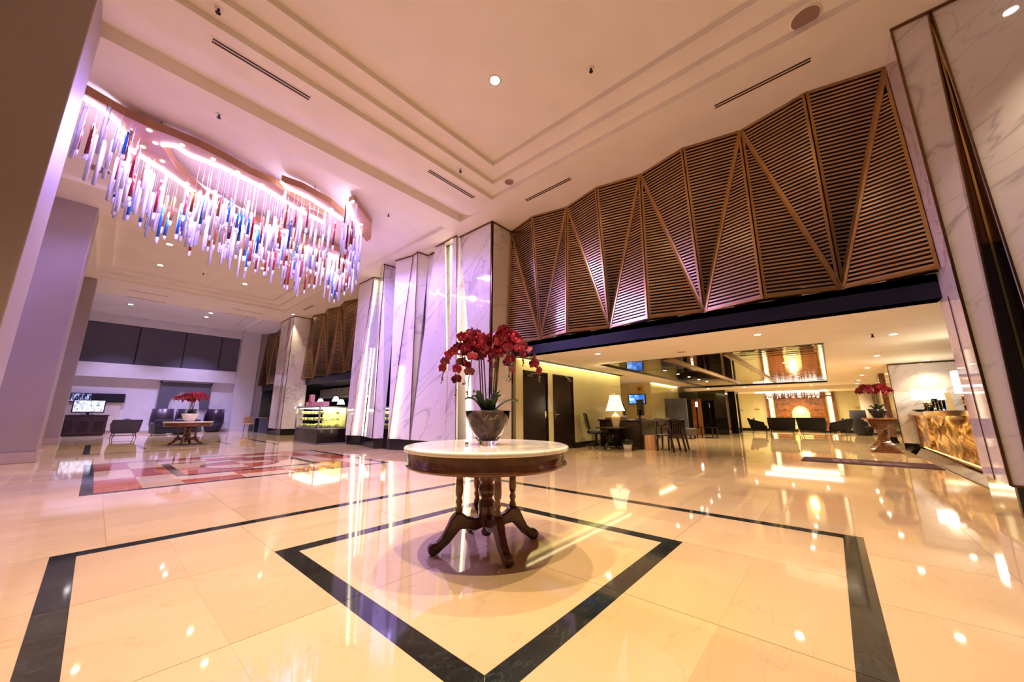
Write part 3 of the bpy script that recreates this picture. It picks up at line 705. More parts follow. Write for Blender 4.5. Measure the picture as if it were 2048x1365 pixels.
P3 = [(1.82, 7.98), (2.19, 7.92), (2.86, 8.06), (3.26, 8.30), (3.34, 8.52), (2.97, 8.38), (2.43, 8.16), (1.94, 8.12)]
P4 = [(3.14, 7.53), (3.49, 7.82), (3.92, 8.2), (4.29, 8.94), (4.3, 9.2), (3.93, 8.85), (3.46, 8.18), (3.10, 7.70)]
P5 = [(1.30, 10.75), (1.72, 10.70), (1.80, 11.17), (1.40, 11.15)]
arms = [near + led2 + hole + led1, P3, P4, P5]
for pg in arms:
    obj('platform', MB().prism(pg, ZU, ZT), 'timber', ch, True)
for line in (led1, led2, P3[4:] + [P3[0]], P4[5:] + [P4[0]], P5[2:]):
    obj('led_strip', MB().tube([(x, y, ZU - .012) for x, y in line], .024, 6), 'led_white', ch, True)
for x, y in ((.0, 8.2), (2.1, 8.5), (3.6, 10.6), (1.2, 10.0), (2.5, 8.1), (3.8, 8.4), (2.0, 8.4), (1.6, 10.95)): obj('hanger', MB().tube([(x, y, ZT), (x, y, HZ + .10)], .02, 8), 'chrome', ch, True)
spots = [(-.12, 8.12), (-.02, 8.45), (-.16, 8.75), (.30, 8.15), (.75, 8.2), (1.15, 8.3), (1.6, 8.42), (2.05, 8.55), (2.5, 8.72), (.12, 9.0), (.55, 9.55), (1.0, 10.05), (2.95, 8.25), (3.75, 8.4), (4.1, 10.7)]
for x, y in spots: obj('spot_lens', MB().lathe([(.035, ZU - .006), (.035, ZU)], 12, (x, y, 0)), 'downlight_glow', ch, True)
for x, y, en in ((-.3, 8.4, 200), (.4, 8.9, 200), (1.3, 10.1, 230), (2.6, 10.55, 230), (4.0, 10.65, 230), (1.6, 8.4, 200), (2.7, 8.5, 220), (3.8, 8.5, 220)):
    lamp('SPOT', (x - 2.1, y - 9.4, ZU - HZ - .10 - .04), en * 1.15, LILAC, ch, .10, 3.0, .25)
for x, y in ((.30, 8.15), (1.6, 8.35), (2.5, 8.72), (.55, 9.55), (1.9, 10.4), (4.1, 10.65)): lamp('SPOT', (x - 2.1, y - 9.4, ZU - HZ - .10 - .03), 190, WARM, ch, .04, 1.7, .6)
def inside(p, pg):
    x, y = p; c = False
    for (x0, y0), (x1, y1) in zip(pg, pg[1:] + pg[:1]):
        if (y0 > y) != (y1 > y) and x < (x1 - x0) * (y - y0) / (y1 - y0) + x0: c = not c
    return c
RODM = {}
def rod_mesh(kind, ln):
    k = (kind, ln)
    if k not in RODM:
        mb = MB()
        if kind == 'clear': mb.lathe([(.012, -ln), (.025, -ln + .016), (.026, -ln * .5), (.025, -.016), (.008, 0)], 6)
        else:
            mb.lathe([(.012, -ln), (.025, -ln + .016), (.026, -ln * .84)], 6).lathe([(.022, -ln * .84), (.023, -ln * .4), (.022, -ln * .08)], 6, mi=1).lathe([(.022, -ln * .08), (.008, 0)], 6)
        RODM[k] = mb.mesh('glass_rod', ['rod_clear'] if kind == 'clear' else ['rod_clear', 'rod_' + kind])
    return RODM[k]
wires = MB(); pts = []
# rods hang in belts under the strips: (polyline, half width of the belt, how many)
belts = ((led1, .26, 205), (led2, .14, 48), (P3[3:], .08, 16), (P4[5:] + [P4[0]], .16, 31))
for line, hw, n in belts:
    seg = [(Vector(a), Vector(b)) for a, b in zip(line, line[1:])]; tot = sum((b - a).length for a, b in seg)
    for k in range(n):
        for _ in range(12):
            u = RN.random() ** (1.0 if line is not led2 else .7) * tot
            if line is led2: u = tot - u if RN.random() < .12 else u * .8
            for a, b in seg:
                if u <= (b - a).length or (a, b) == seg[-1]: break
                u -= (b - a).length
            p = a + (b - a) * min(1, u / (b - a).length); p = p + Vector((RN.uniform(-hw, hw), RN.uniform(-hw, hw)))
            if all((p - q).length > (.065 if p.x > -.38 else .13) for q in pts): break
        pts.append(p)
        w = RN.choice((.08, .2, .34, .5, .66)) * RN.uniform(.85, 1.1)
        if line is led2: w = RN.uniform(.45, .8)
        if p.x < -.35: w = min(w, .34)
        ln = RN.choice((.55, .65, .75, .85)); kind = RN.choices(('clear', 'blue', 'red', 'amber'), (66, 12, 14, 8))[0]
        wires.tube([(p.x, p.y, ZU), (p.x, p.y, ZU - w)], .0022, 3)
        link('glass_rod', rod_mesh(kind, ln), ch, (p.x - 2.1, p.y - 9.4, ZU - w - HZ - .10))
stuff(obj('hanging_wires', wires, 'rod_clear', ch, True))

# ------------------------------------------------------------------ round pedestal table
def pedestal_table(label, loc, top_r=.655, segs=40):
    t = thing('pedestal_table', label, 'table', loc, 0, 'round pedestal tables')
    r = top_r
    obj('marble_top', MB().lathe([(r - .02, .722), (r - .004, .728), (r, .742), (r - .006, .754), (r - .022, .760)], segs), 'table_marble', t)
    obj('apron', MB().lathe([(r - .03, .722), (r - .035, .64), (r - .022, .632), (r - .018, .618), (r - .03, .606), (r - .06, .606)], segs), 'mahogany', t)
    obj('central_column', MB().lathe([(.012, .075), (.034, .085), (.042, .11), (.028, .135), (.040, .15), (.062, .17), (.068, .30), (.062, .33), (.046, .345), (.046, .36), (.064, .385), (.070, .415), (.062, .445), (.047, .465), (.05, .475), (.068, .49), (.060, .53), (.050, .606)], 20), 'walnut', t)
    for k in range(4):
        a = math.radians(-24 + 90 * k); c, s = math.cos(a), math.sin(a); q = .225
        obj('side_column', MB().lathe([(.026, .268), (.030, .285), (.018, .315), (.028, .345), (.018, .375), (.026, .39), (.031, .42), (.028, .50), (.022, .585), (.03, .59), (.03, .598), (.024, .606)], 12, (q * c, q * s, 0)), 'mahogany', t)
        # cabriole foot, sawn outline with thickness
        up = [(.03, .235), (.10, .215), (.16, .235), (.20, .268), (.255, .268), (.285, .235), (.315, .175), (.350, .115), (.385, .085), (.425, .078), (.452, .055)]
        lo = [(.445, .012), (.410, .0), (.372, .012), (.345, .035), (.300, .065), (.255, .115), (.215, .155), (.160, .150), (.10, .130), (.03, .150)]
        pr = up + lo; n = len(pr); mb = MB(); tx, ty = -s, c
        vs = []
        for h in (-1, 1):
            for rr, z in pr:
                w = .034 if rr < .3 else .030
                vs.append((rr * c + tx * w * h, rr * s + ty * w * h, z))
        mb.add(vs, [list(range(n))[::-1], list(range(n, 2 * n))] + [(i, (i + 1) % n, n + (i + 1) % n, n + i) for i in range(n)])
        o = obj('cabriole_foot', mb, 'walnut', t, bevel=.012)
    return t
tb1 = pedestal_table('large round pedestal table with white marble top in the foreground', (CX, 2.14, 0))
tb2 = dup(tb1, (CX, 16.42, 0), 0, 'round pedestal table far away in front of the lounge chairs')

# ------------------------------------------------------------------ orchids
def petal(mb, ang, ln, wd, mi, tilt=.25, round_=.5):
    """one cupped petal in the local XZ plane facing +Y"""
    c, s = math.cos(ang), math.sin(ang); n = 5; L = []; R_ = []
    for i in range(n + 1):
        t = i / n; w = wd * math.sin(PI * min(1, .12 + .80 * t ** .8)) ** round_ * (1 if i < n else .35); y = tilt * ln * (t - t * t * 1.3)
        for side, acc in ((-1, L), (1, R_)):
            x0, z0 = w * side, ln * t
            acc.append((x0 * c + z0 * s, y - abs(w) * .25, -x0 * s + z0 * c))
    mid = [((L[i][0] + R_[i][0]) / 2, L[i][1] + .12 * wd, (L[i][2] + R_[i][2]) / 2) for i in range(n + 1)]
    vs = L + mid + R_; m = n + 1
    fs = [(i, i + 1, m + i + 1, m + i) for i in range(n)] + [(m + i, m + i + 1, 2 * m + i + 1, 2 * m + i) for i in range(n)]
    mb.add(vs, fs, mi, True)
def flower_mesh(mats, s):
    mb = MB()
    for a in (0, 2.25, -2.25): petal(mb, a, .040 * s, .014 * s, 0, .3, .7)
    for a in (1.25, -1.25): petal(mb, a, .042 * s, .024 * s, 0, .15, .45)
    mb.ball((0, .012 * s, -.006 * s), (.008 * s, .010 * s, .010 * s), 7, 5, 1)
    petal(mb, PI, .022 * s, .010 * s, 1, .9, .7)
    return mb.mesh('flower', mats)
FL = [flower_mesh([m, 'lip_yellow'], 1.3) for m in ('petal', 'petal', 'petal_light', 'petal_dark')]
BUD = MB().ball((0, 0, 0), (.009, .009, .013), 7, 5).mesh('bud', 'bud')
def stem_curve(r0, az0, h, reach, az, drop):
    b = Vector((r0 * math.cos(az0), r0 * math.sin(az0), 0)); P = []
    d = Vector((math.cos(az), math.sin(az), 0))
    for i in range(9): t = i / 8; P.append(b + d * (.04 * t) + Vector((0, 0, h * (t ** .95))))
    top = P[-1]; n = 10
    for i in range(1, n + 1):
        a = PI * .92 * i / n; P.append(top + d * (reach * (1 - math.cos(a)) / 2) + Vector((0, 0, (.10 if drop > .1 else .05) * math.sin(min(a, PI / 2) * 1.0) - max(0, (i / n - .45)) * drop / .55)))
    return P
def orchid(name, label, loc, bowl, stems, zs, rz, nfl=9, scale=1., mats=None):
    t = thing(name, label, 'plant', loc, rz)
    rng = random.Random(5)
    bowl(t)
    for (r0, az0, h, reach, az, drop) in stems:
        P = [p + Vector((0, 0, zs)) for p in stem_curve(r0, az0, h, reach, az, drop)]
        st = obj('stem', MB().tube(P, [.0055] * 9 + [.004] * (len(P) - 9), 6), 'stem_brown', t)
        L = P[7:]; m = len(L)
        for k in range(nfl):
            u = (k + .3) / nfl * (m - 1.3); i = int(u); p = L[i].lerp(L[min(i + 1, m - 1)], u - i)
            side = 1 if k % 2 else -1; fa = az + side * rng.uniform(.5, 1.5) + rng.uniform(-.3, .3)
            q = p + Vector((math.cos(fa), math.sin(fa), 0)) * rng.uniform(.018, .034) + Vector((0, 0, rng.uniform(-.02, .012)))
            wgt = (5, 4, 4 if h > .72 and az < 0.5 else 1, 4)
            o = link('flower', rng.choices(FL, wgt)[0], t, q, rot=(rng.uniform(-.5, .25), rng.uniform(-.35, .35), fa - PI / 2))
            o.scale = (scale * (1.18 - .35 * k / nfl),) * 3
        for k in range(3):
            o = link('bud', BUD, t, L[-1] + Vector((rng.uniform(-.01, .01), rng.uniform(-.01, .01), -.016 - .02 * k))); o.scale = (1.1 - .2 * k,) * 3
    for k in range(8):
        a = k * 2 * PI / 8 + rng.uniform(-.2, .2); ln = rng.uniform(.15, .25); mb = MB(); c, s = math.cos(a), math.sin(a); n = 6; Lf = []; Rt = []; Md = []
        up = rng.uniform(.10, .16)
        for i in range(n + 1):
            u = i / n; w = .036 * math.sin(PI * (.12 + .86 * u)) ** .6; rr = .03 + ln * u * (.95 if k % 2 else .7); z = zs - .02 + up * math.sin(u * 2.0) * (1.0 if k % 2 else 1.2)
            Lf.append((rr * c - w * s, rr * s + w * c, z + .012)); Rt.append((rr * c + w * s, rr * s - w * c, z + .012)); Md.append((rr * c, rr * s, z))
        vs = Lf + Md + Rt; m = n + 1
        mb.add(vs, [(i, i + 1, m + i + 1, m + i) for i in range(n)] + [(m + i, m + i + 1, 2 * m + i + 1, 2 * m + i) for i in range(n)], 0, True)
        o = obj('leaf', mb, 'leaf_green', t); o.modifiers.new('solid', 'SOLIDIFY').thickness = .004
    return t
def glass_bowl(t):
    out = [(.070, .0), (.078, .004), (.078, .020), (.085, .030), (.120, .085), (.150, .140), (.172, .200), (.188, .268)]
    inn = [(.184, .268), (.167, .200), (.145, .142), (.115, .088), (.078, .034), (.001, .028)]
    obj('glass_bowl', MB().lathe(out + inn, 32, caps=True), 'bowl_glass', t)
    s = obj('soil', MB().lathe([(.07, .036), (.108, .09), (.138, .143), (.160, .200), (.175, .250), (.165, .262), (.06, .270), (.001, .272)], 28), 'soil', t)
    rr = random.Random(3)
    for k in range(16):
        a = rr.uniform(0, 2 * PI); z = rr.uniform(.09, .23); P = []
        for i in range(6):
            zz = z + (i - 2) * rr.uniform(-.012, .018); aa = a + i * .09
            R0 = .110 + (zz - .09) * .48 if zz < .2 else .163 + (zz - .2) * .2
            P.append(((R0 - .002) * math.cos(aa), (R0 - .002) * math.sin(aa), zz))
        obj('root', MB().tube(P, .0022, 5), 'root', s)
    obj('moss', MB().ball((.02, 0, .262), (.12, .12, .022), 14, 5), 'leaf_green', s)
def plain_bowl(m, r=.2, h=.2):
    def f(t):
        obj('bowl', MB().lathe([(r * .5, 0), (r * .55, .01), (r * .8, h * .5), (r, h), (r * .96, h), (r * .75, h * .5), (r * .4, .02)], 24), m, t)
        obj('soil', MB().lathe([(r * .7, h * .5), (r * .9, h * .9), (r * .3, h * .94)], 16), 'soil', t)
    return f
AL = math.atan2(RT.y, RT.x)           # the direction that runs left to right across the table
l_, r_ = AL + PI, AL
STEMS = ((.05, l_, .55, .30, l_ + .05, .36), (.06, l_ + .6, .57, .20, l_ - .25, .48), (.04, l_ - .5, .53, .11, l_ + .5, .46), (.03, r_, .56, .05, r_ + 1.6, .30),
         (.05, r_ + .4, .55, .10, r_ + .3, .34), (.05, r_, .58, .12, r_ - .5, .30), (.06, r_ - .3, .54, .34, r_ + .1, .34), (.03, r_ + 2, .56, .16, l_ + .15, .20), (.05, r_ - .8, .55, .22, r_ - .1, .22))
or1 = orchid('potted_orchid', 'crimson orchids in a clear glass bowl on the foreground table', (CX, 2.14, .760), glass_bowl, STEMS, .265, 0, 13)
def spray_stems(n, h, reach, seed):
    q = random.Random(seed); return [(.04, q.uniform(0, 6.28), h * q.uniform(.9, 1.1), reach * q.uniform(.7, 1.1), i * 2 * PI / n + q.uniform(-.2, .2), .18) for i in range(n)]
orchid('potted_orchid', 'red orchids in a pale bowl on the far round table', (CX, 16.42, .760), plain_bowl('white_ceramic', .24, .26), spray_stems(9, .55, .42, 2), .24, .4, 9, 1.5)

# small clear glass beside the bowl
tea = thing('glass_votive', 'tiny clear glass standing beside the orchid bowl on the marble top', 'glass', (CX - .155 + .02, 2.14 + .10, .760))
obj('cup', MB().lathe([(.012, 0), (.014, .002), (.016, .02), (.014, .02), (.011, .004)], 14), 'clear_glass', tea)

# ------------------------------------------------------------------ far lounge: blinds, television, art, seats
for i, (a, b) in enumerate(((-1.3, .92), (.98, 2.78), (2.84, 4.42), (4.48, 5.33))):
    w = ('leftmost', 'second', 'third', 'narrowest and rightmost')[i]
    t = thing('roller_blind', '%s grey roller blind high on the far lounge wall%s' % (w, ' from the left' if i in (1, 2) else ''), 'blind', ((a + b) / 2, 27.4, 3.5), 0, 'roller blinds on the lounge wall')
    obj('fabric', MB().box(a, 27.40, 3.54, b, 27.42, 5.56), 'shade_slate', t, True); obj('bottom_bar', MB().box(a, 27.39, 3.50, b, 27.43, 3.54), 'screen_slate', t, True)
    obj('head_tube', MB().tube([(a, 27.42, 5.58), (b, 27.42, 5.58)], .035, 10), 'screen_slate', t, True)
struct(obj('blind_backing_1', MB().box(-1.35, 27.44, 3.52, 5.34, 27.46, 5.6), 'dark_void'))  # dark sheet added behind the blinds to darken the gaps between them
cb = thing('media_cabinet', 'dark plum wooden cabinet with three doors under the lounge television', 'cabinet', (-.28, 26.6, 0))
obj('body', MB().box(-.72, -.25, .08, .72, .25, .93), 'plum_wood', cb, bevel=.01); obj('top', MB().box(-.76, -.28, .93, .76, .28, .97), 'plum_wood', cb, bevel=.008); obj('plinth', MB().box(-.68, -.22, 0, .68, .22, .08), 'dark_wood', cb)
for k in range(3):
    x = -.47 + .47 * k; d = obj('door', MB().box(x - .21, -.268, .12, x + .21, -.25, .72), 'plum_wood', cb, bevel=.006); obj('door_panel', MB().box(x - .15, -.272, .18, x + .15, -.268, .66), 'dark_wood', d)
    dr = obj('drawer', MB().box(x - .21, -.268, .75, x + .21, -.25, .90), 'plum_wood', cb, bevel=.006); obj('knob', MB().ball((x, -.28, .825), .014, 8, 5), 'chrome', dr)
tv = thing('television', 'wide television showing a pale street view, standing on the plum cabinet', 'television', (-.24, 26.6, .97))
obj('casing', MB().box(-.52, -.03, .10, .52, .03, .70), 'plastic_black', tv, bevel=.012); obj('screen', MB().box(-.48, -.034, .15, .48, -.030, .67), 'tv_street', tv)
obj('stand', MB().box(-.05, -.03, .01, .05, .03, .12).box(-.22, -.12, 0, .22, .12, .02), 'plastic_black', tv)
pf = thing('wall_panel', 'black framed night skyline panel above the lounge television', 'picture', (-.15, 27.40, 1.60))
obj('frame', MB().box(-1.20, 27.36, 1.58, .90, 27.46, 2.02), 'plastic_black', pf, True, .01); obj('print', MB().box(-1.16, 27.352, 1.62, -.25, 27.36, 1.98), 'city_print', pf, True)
bp = struct(obj('trim_4', MB().box(-1.4, 27.42, .2, .80, 27.48, 1.60), 'wall_paint'))
art = thing('wall_art', 'dark square wall carving with a pale dome silhouette cut out, behind the lounge seats', 'wall art', (3.16, 27.46, 1.2))
sil = [(2.12, 1.28), (2.12, 2.74), (4.30, 2.74), (4.30, 1.28), (3.92, 1.28), (3.86, 1.75), (3.80, 2.12), (3.62, 2.24), (3.56, 2.20), (3.50, 2.25), (3.32, 2.23), (3.26, 2.18), (3.18, 2.26), (3.00, 2.26), (2.90, 2.20), (2.84, 2.06), (2.76, 1.98), (2.70, 2.02), (2.66, 1.90), (2.60, 1.60), (2.58, 1.28)]
obj('carved_panel', MB().slab([(x, 27.40, z) for x, z in sil], (0, .06, 0)), 'screen_slate', art, True, .008)
obj('corner_studs', MB().box(2.08, 27.385, 2.69, 2.17, 27.41, 2.78).box(4.25, 27.385, 2.69, 4.34, 27.41, 2.78).box(4.25, 27.385, 1.24, 4.34, 27.41, 1.33), 'plastic_black', art, True)
def armchair(name, label, loc, rz, fab, w=.78, back=.82, group=None):
    """upholstered tub chair on thin legs, facing -Y in its own frame; the sitter's back is at +Y"""
    t = thing(name, label, 'armchair', loc, rz, group); h = w / 2
    obj('seat_cushion', MB().box(-h + .08, -.36, .27, h - .08, .22, .44), fab, t, bevel=.05, seg=3)
    obj('backrest', MB().slab([(-h, .20, .25), (h, .20, .25), (h + .05, .34, back), (-h - .05, .34, back)], (0, .12, .0)), fab, t, bevel=.04, seg=3)
    for s in (-1, 1):
        obj('arm', MB().slab([(s * (h - .02), -.30, .27), (s * (h - .02), .26, .27), (s * (h + .04), .34, back - .04), (s * (h + .03), -.26, .60)], (s * -.09, 0, 0)), fab, t, bevel=.03, seg=3)
    obj('base', MB().box(-h + .05, -.34, .22, h - .05, .28, .30), fab, t, bevel=.02)
    for sx in (-1, 1):
        for sy in (-.29, .24): obj('leg', MB().tube([(sx * (h - .10), sy, .23), (sx * (h - .05), sy * 1.12, 0)], [.017, .011], 8), 'dark_wood', t)
    obj('stretcher', MB().tube([(-h + .09, -.30, .12), (h - .09, -.30, .12)], .008, 6).tube([(-h + .09, .25, .12), (h - .09, .25, .12)], .008, 6), 'dark_wood', t)
    obj('cushion', MB().ball((0, .16, .60 if back < .9 else .75), (.24, .07, .22), 12, 8), fab, t)
    return t
ac = armchair('armchair', 'slate grey armchair seen from behind, in front of the plum cabinet', (.92, 22.5, 0), PI + .08, 'fabric_slate', .80, .78)
sf = thing('sofa', 'dark slate low sofa left of the far round table', 'sofa', (2.75, 24.6, 0))
obj('base', MB().box(-.85, -.40, .10, .85, .40, .42), 'fabric_dark', sf, bevel=.04); obj('backrest', MB().box(-.85, -.42, .38, .85, -.22, .74), 'fabric_dark', sf, bevel=.05)
for s in (-1, 1): obj('arm', MB().box(s * .85 - .08, -.42, .10, s * .85 + .08, .40, .60), 'fabric_slate', sf, bevel=.04)
for s in (-1, 1):
    obj('seat_cushion', MB().box(min(0, s * .76), -.20, .40, max(0, s * .76), .38, .50), 'fabric_dark', sf, bevel=.04)
    for y in (-.34, .34): obj('foot', MB().box(s * .78 - .03, y - .03, 0, s * .78 + .03, y + .03, .10), 'chrome', sf)
def tub_chair(label, loc, rz, m='leather_plum', group=None):
    """tall barrel chair: a curved shell tapering to its foot"""
    t = thing('barrel_chair', label, 'armchair', loc, rz, group); n = 14; mb = MB(); vs = []
    prof = [(.30, .02), (.40, .22), (.47, .50), (.46, .80), (.42, 1.28)]
    for inner in (0, 1):
        for r, z in prof:
            for k in range(n + 1):
                a = -PI * .10 + PI * 1.20 * k / n; rr = r - inner * .07; vs.append((rr * math.cos(a), rr * math.sin(a), z))
    m_ = n + 1; q = len(prof); fs = []
    for j in range(q - 1):
        for k in range(n):
            fs.append((j * m_ + k, j * m_ + k + 1, (j + 1) * m_ + k + 1, (j + 1) * m_ + k)); o = q * m_
            fs.append((o + j * m_ + k, o + (j + 1) * m_ + k, o + (j + 1) * m_ + k + 1, o + j * m_ + k + 1))
        for k in (0, n): fs.append((j * m_ + k, (j + 1) * m_ + k, o + (j + 1) * m_ + k, o + j * m_ + k))
    for k in range(n):
        for j in (0, q - 1): fs.append((j * m_ + k, j * m_ + k + 1, o + j * m_ + k + 1, o + j * m_ + k))
    mb.add(vs, fs, 0, True)
    obj('shell', mb, m, t); obj('seat', MB().lathe([(.28, .03), (.37, .22), (.39, .40), (.36, .46), (.1, .47)], 20), 'fabric_dark', t); obj('foot_ring', MB().lathe([(.27, 0), (.27, .03)], 20), 'plastic_black', t)
    return t
tub_chair('tall dark barrel chair at the left of the dome wall art', (2.35, 26.6, 0), .35 + PI, group=None)
tub_chair('tall dark barrel chair against the wall right behind the far orchids', (3.35, 27.0, 0), 0)
tub_chair('tall plum barrel chair at the right of the dome wall art', (4.55, 26.8, 0), -.35)
rc_ = thing('low_chair', 'rounded grey low chair half hidden behind the far round table', 'armchair', (3.0, 25.6, 0), PI)
obj('shell', MB().ball((0, .05, .42), (.42, .40, .36), 16, 10), 'fabric_slate', rc_); obj('base', MB().lathe([(.25, 0), (.2, .1)], 16), 'plastic_black', rc_)
ac2 = thing('wall_socket', 'small white wall socket right of the plum barrel chair', 'socket', (5.15, 27.47, .62)); obj('plate', MB().box(-.05, -.01, -.04, .05, .02, .04), 'paper_white', ac2, bevel=.004); obj('pin_hole', MB().box(-.02, -.014, -.01, .02, -.01, .01), 'plastic_black', ac2)

# ------------------------------------------------------------------ cafe side under the middle screens
def display_case(label, loc, sx, sy):
    t = thing('display_case', label, 'display case', loc, 0, 'pastry display cases')
    obj('base', MB().box(0, 0, .04, sx, sy, .50), 'dark_wood', t, bevel=.008); obj('kick', MB().box(-.02, -.02, 0, sx, sy, .045), 'steel_grey', t); obj('sill', MB().box(-.02, -.02, .50, sx, sy + .02, .54), 'steel_grey', t)
    fr = MB()
    for x in (0, sx):
        for y in (0, sy): obj('corner_post', MB().box(x - .022, y - .022, .54, x + .022, y + .022, 1.22), 'steel_grey', t)
    tp = obj('top', MB().box(-.03, -.03, 1.22, sx + .03, sy + .03, 1.27), 'steel_grey', t)
    obj('case_lamp', MB().box(.06, .06, 1.205, sx - .06, sy - .06, 1.215), 'case_glow', t)
    obj('glass_pane', MB().box(-.012, .03, .55, -.006, sy - .03, 1.21), 'case_glass', t); obj('glass_pane', MB().box(.03, -.012, .55, sx - .03, -.006, 1.21), 'case_glass', t)
    obj('back_panel', MB().box(sx - .04, .04, .55, sx - .02, sy - .04, 1.21), 'pastry', t)
    for z in (.56, .78, 1.0):
        o = obj('shelf', MB().box(.05, .05, z, sx - .05, sy - .05, z + .012), 'case_glass', t)
    return t
def pastries(case, sx, sy, where):
    lx, ly, _ = case.location; g = 'pastries in the display case'
    for k, z in enumerate((.572, .792, 1.012)):
        for i in range(7):
            for j in range(2):
                y = ly + .18 + (sy - .36) * i / 6; x = lx + .16 + (sx - .45) * j
                t = thing('pastry', 'small %s pastry on the %s shelf of the pastry case %s' % (('glazed', 'green iced')[(i + j + k) % 2], ('bottom', 'middle', 'top')[k], where), 'pastry', (x, y, z), 0, g + ' %s %d' % (where, k))
                obj('cake', MB().lathe([(.05, 0), (.07, .02), (.075, .06), (.05, .085), (.01, .09)], 10), ('pastry', 'pastry_green')[(i + j + k) % 2], t)
                obj('plate', MB().lathe([(.05, -.004), (.09, .002), (.085, .004)], 12), 'paper_white', t)
dc = display_case('lit glass pastry display case with dark wooden base beside the marble pillar', (4.97, 12.95, 0), .95, 2.1)
pastries(dc, .95, 2.1, 'beside the marble pillar')
lamp('AREA', (.47, 1.05, 1.19), 26, (1, .9, .6), dc, .7, sy=1.8)
dc2 = display_case('second lit pastry case seen through the gap in the marble wall', (6.9, 11.2, 0), .75, 1.6); lamp('AREA', (.37, .8, 1.19), 20, (1, .9, .6), dc2, .5, sy=1.4)
pastries(dc2, .75, 1.6, 'behind the marble wall')
for i in range(5):
    t = thing('cake_box', ('leftmost small pink cake box on the pastry case', 'second pink cake box from the left on the pastry case', 'middle pink cake box on the pastry case', 'fourth pink cake box from the left on the pastry case', 'rightmost pink cake box on the pastry case')[i], 'box', (5.18 + .02 * i, 14.45 - .28 * i, 1.27), 0, 'pink cake boxes')
    obj('carton', MB().box(-.10, -.12, 0, .10, .12, .15), 'pink_card', t, bevel=.006); obj('lid', MB().prism([(-.10, -.12), (.10, -.12), (.10, .12), (-.10, .12)], .15, .165), 'pink_card', t, bevel=.006)
t = thing('gift_box', 'tall pink gift box with a red bow among the cake boxes', 'box', (5.12, 14.15, 1.435)); obj('carton', MB().box(-.07, -.07, 0, .07, .07, .26), 'pink_card', t); obj('ribbon', MB().box(-.075, -.02, 0, .075, .02, .265).ball((-.08, 0, .06), (.03, .06, .06), 8, 5), 'red_card', t)
for i, (y, z) in enumerate(((19.6, 1.55), (17.8, 1.60), (17.2, 1.45))):
    t = thing('pendant_lamp', ('white pendant lamp left, just behind the gift box', 'white pendant lamp in the middle behind the pastry case', 'white pendant lamp lowest and rightmost behind the pastry case')[i], 'lamp', (7.5, y, z))
    obj('shade', MB().lathe([(.17, 0), (.10, .20), (.06, .23)], 16), 'pendant_glow', t); obj('cord', MB().tube([(0, 0, .23), (0, 0, LZ - z)], .006, 6), 'plastic_black', t)
    lamp('POINT', (0, 0, -.08), 8, WARM2, t, .05)
hd = thing('service_counter_hood', 'grey panelled hood over the cafe counter behind the pastry case', 'hood', (9, 18.5, 1.85))
obj('panel', MB().box(8.2, 15.0, 1.95, 9.6, 21.6, 2.35), 'grey_panel', hd, True, .01); obj('lower_lip', MB().box(8.15, 15.0, 1.85, 9.6, 21.6, 1.95), 'steel_grey', hd, True, .01)
kc = thing('cafe_counter', 'dark back counter of the cafe behind the pastry case', 'counter', (9.4, 17, 0)); obj('body', MB().box(8.8, 14, 0, 9.4, 20, .95), 'dark_wood', kc, True, .01); obj('worktop', MB().box(8.75, 14, .95, 9.45, 20, 1.0), 'steel_grey', kc, True)
lamp('POINT', (-.5, 0, 1.6), 60, WARM2, kc, .3)
ds = thing('side_desk', 'black desk with wooden top carrying a spiky plant, left of the marble pillar', 'desk', (6.3, 23.2, 0))
obj('body', MB().box(-.30, -1.10, 0, .30, .55, .78), 'dark_blue', ds, bevel=.006); obj('desktop', MB().box(-.36, -1.18, .78, .36, 1.6, .83), 'mahogany', ds, bevel=.006); obj('end_leg', MB().box(-.30, 1.3, 0, .30, 1.45, .78), 'dark_blue', ds)
def spiky_plant(label, loc, n, h, spread, pot_r, pot_h, pot_m, seed, wide=.014):
    t = thing('spiky_plant', label, 'plant', loc); q = random.Random(seed)
    obj('pot', MB().lathe([(pot_r * .75, 0), (pot_r, pot_h), (pot_r * .9, pot_h), (pot_r * .6, pot_h * .8)], 16), pot_m, t)
    for k in range(n):
        a = q.uniform(0, 2 * PI); hh = h * q.uniform(.6, 1.05); sp = spread * q.uniform(.2, 1.1); P = []
        for i in range(7): u = i / 6; P.append((sp * u ** 1.5 * math.cos(a), sp * u ** 1.5 * math.sin(a), pot_h * .8 + hh * (u - .35 * u * u * (sp / spread))))
        obj('leaf', MB().tube(P, [wide * (1 - .9 * (i / 6)) + .001 for i in range(7)], 5, flat=.3), 'leaf_green', t)
    return t
spiky_plant('spiky dark plant on the black desk left of the marble pillar', (6.3, 22.75, .83), 40, .85, .65, .12, .22, 'plastic_black', 4)
cc = thing('desk_chair', 'tan upholstered chair at the far end of the black desk', 'chair', (6.25, 26.2, 0), .4)
obj('seat', MB().box(-.26, -.26, .40, .26, .26, .48), 'light_wood', cc, bevel=.03); obj('backrest', MB().slab([(-.30, .24, .45), (.30, .24, .45), (.27, .34, .86), (-.27, .34, .86)], (0, .05, 0)), 'light_wood', cc, bevel=.03)
for sx in (-1, 1):
    for sy in (-1, 1): obj('leg', MB().tube([(sx * .22, sy * .22, .42), (sx * .25, sy * .25, 0)], .016, 6), 'dark_wood', cc)
pc = thing('framed_picture', 'golden framed picture glowing inside the far opening', 'picture', (9.0, 27.3, 1.5)); obj('frame', MB().box(7.4, 27.33, 1.45, 9.0, 27.39, 2.15), 'dark_wood', pc, True, .01); obj('canvas', MB().box(7.5, 27.32, 1.52, 8.9, 27.335, 2.08), 'gold_picture', pc, True)

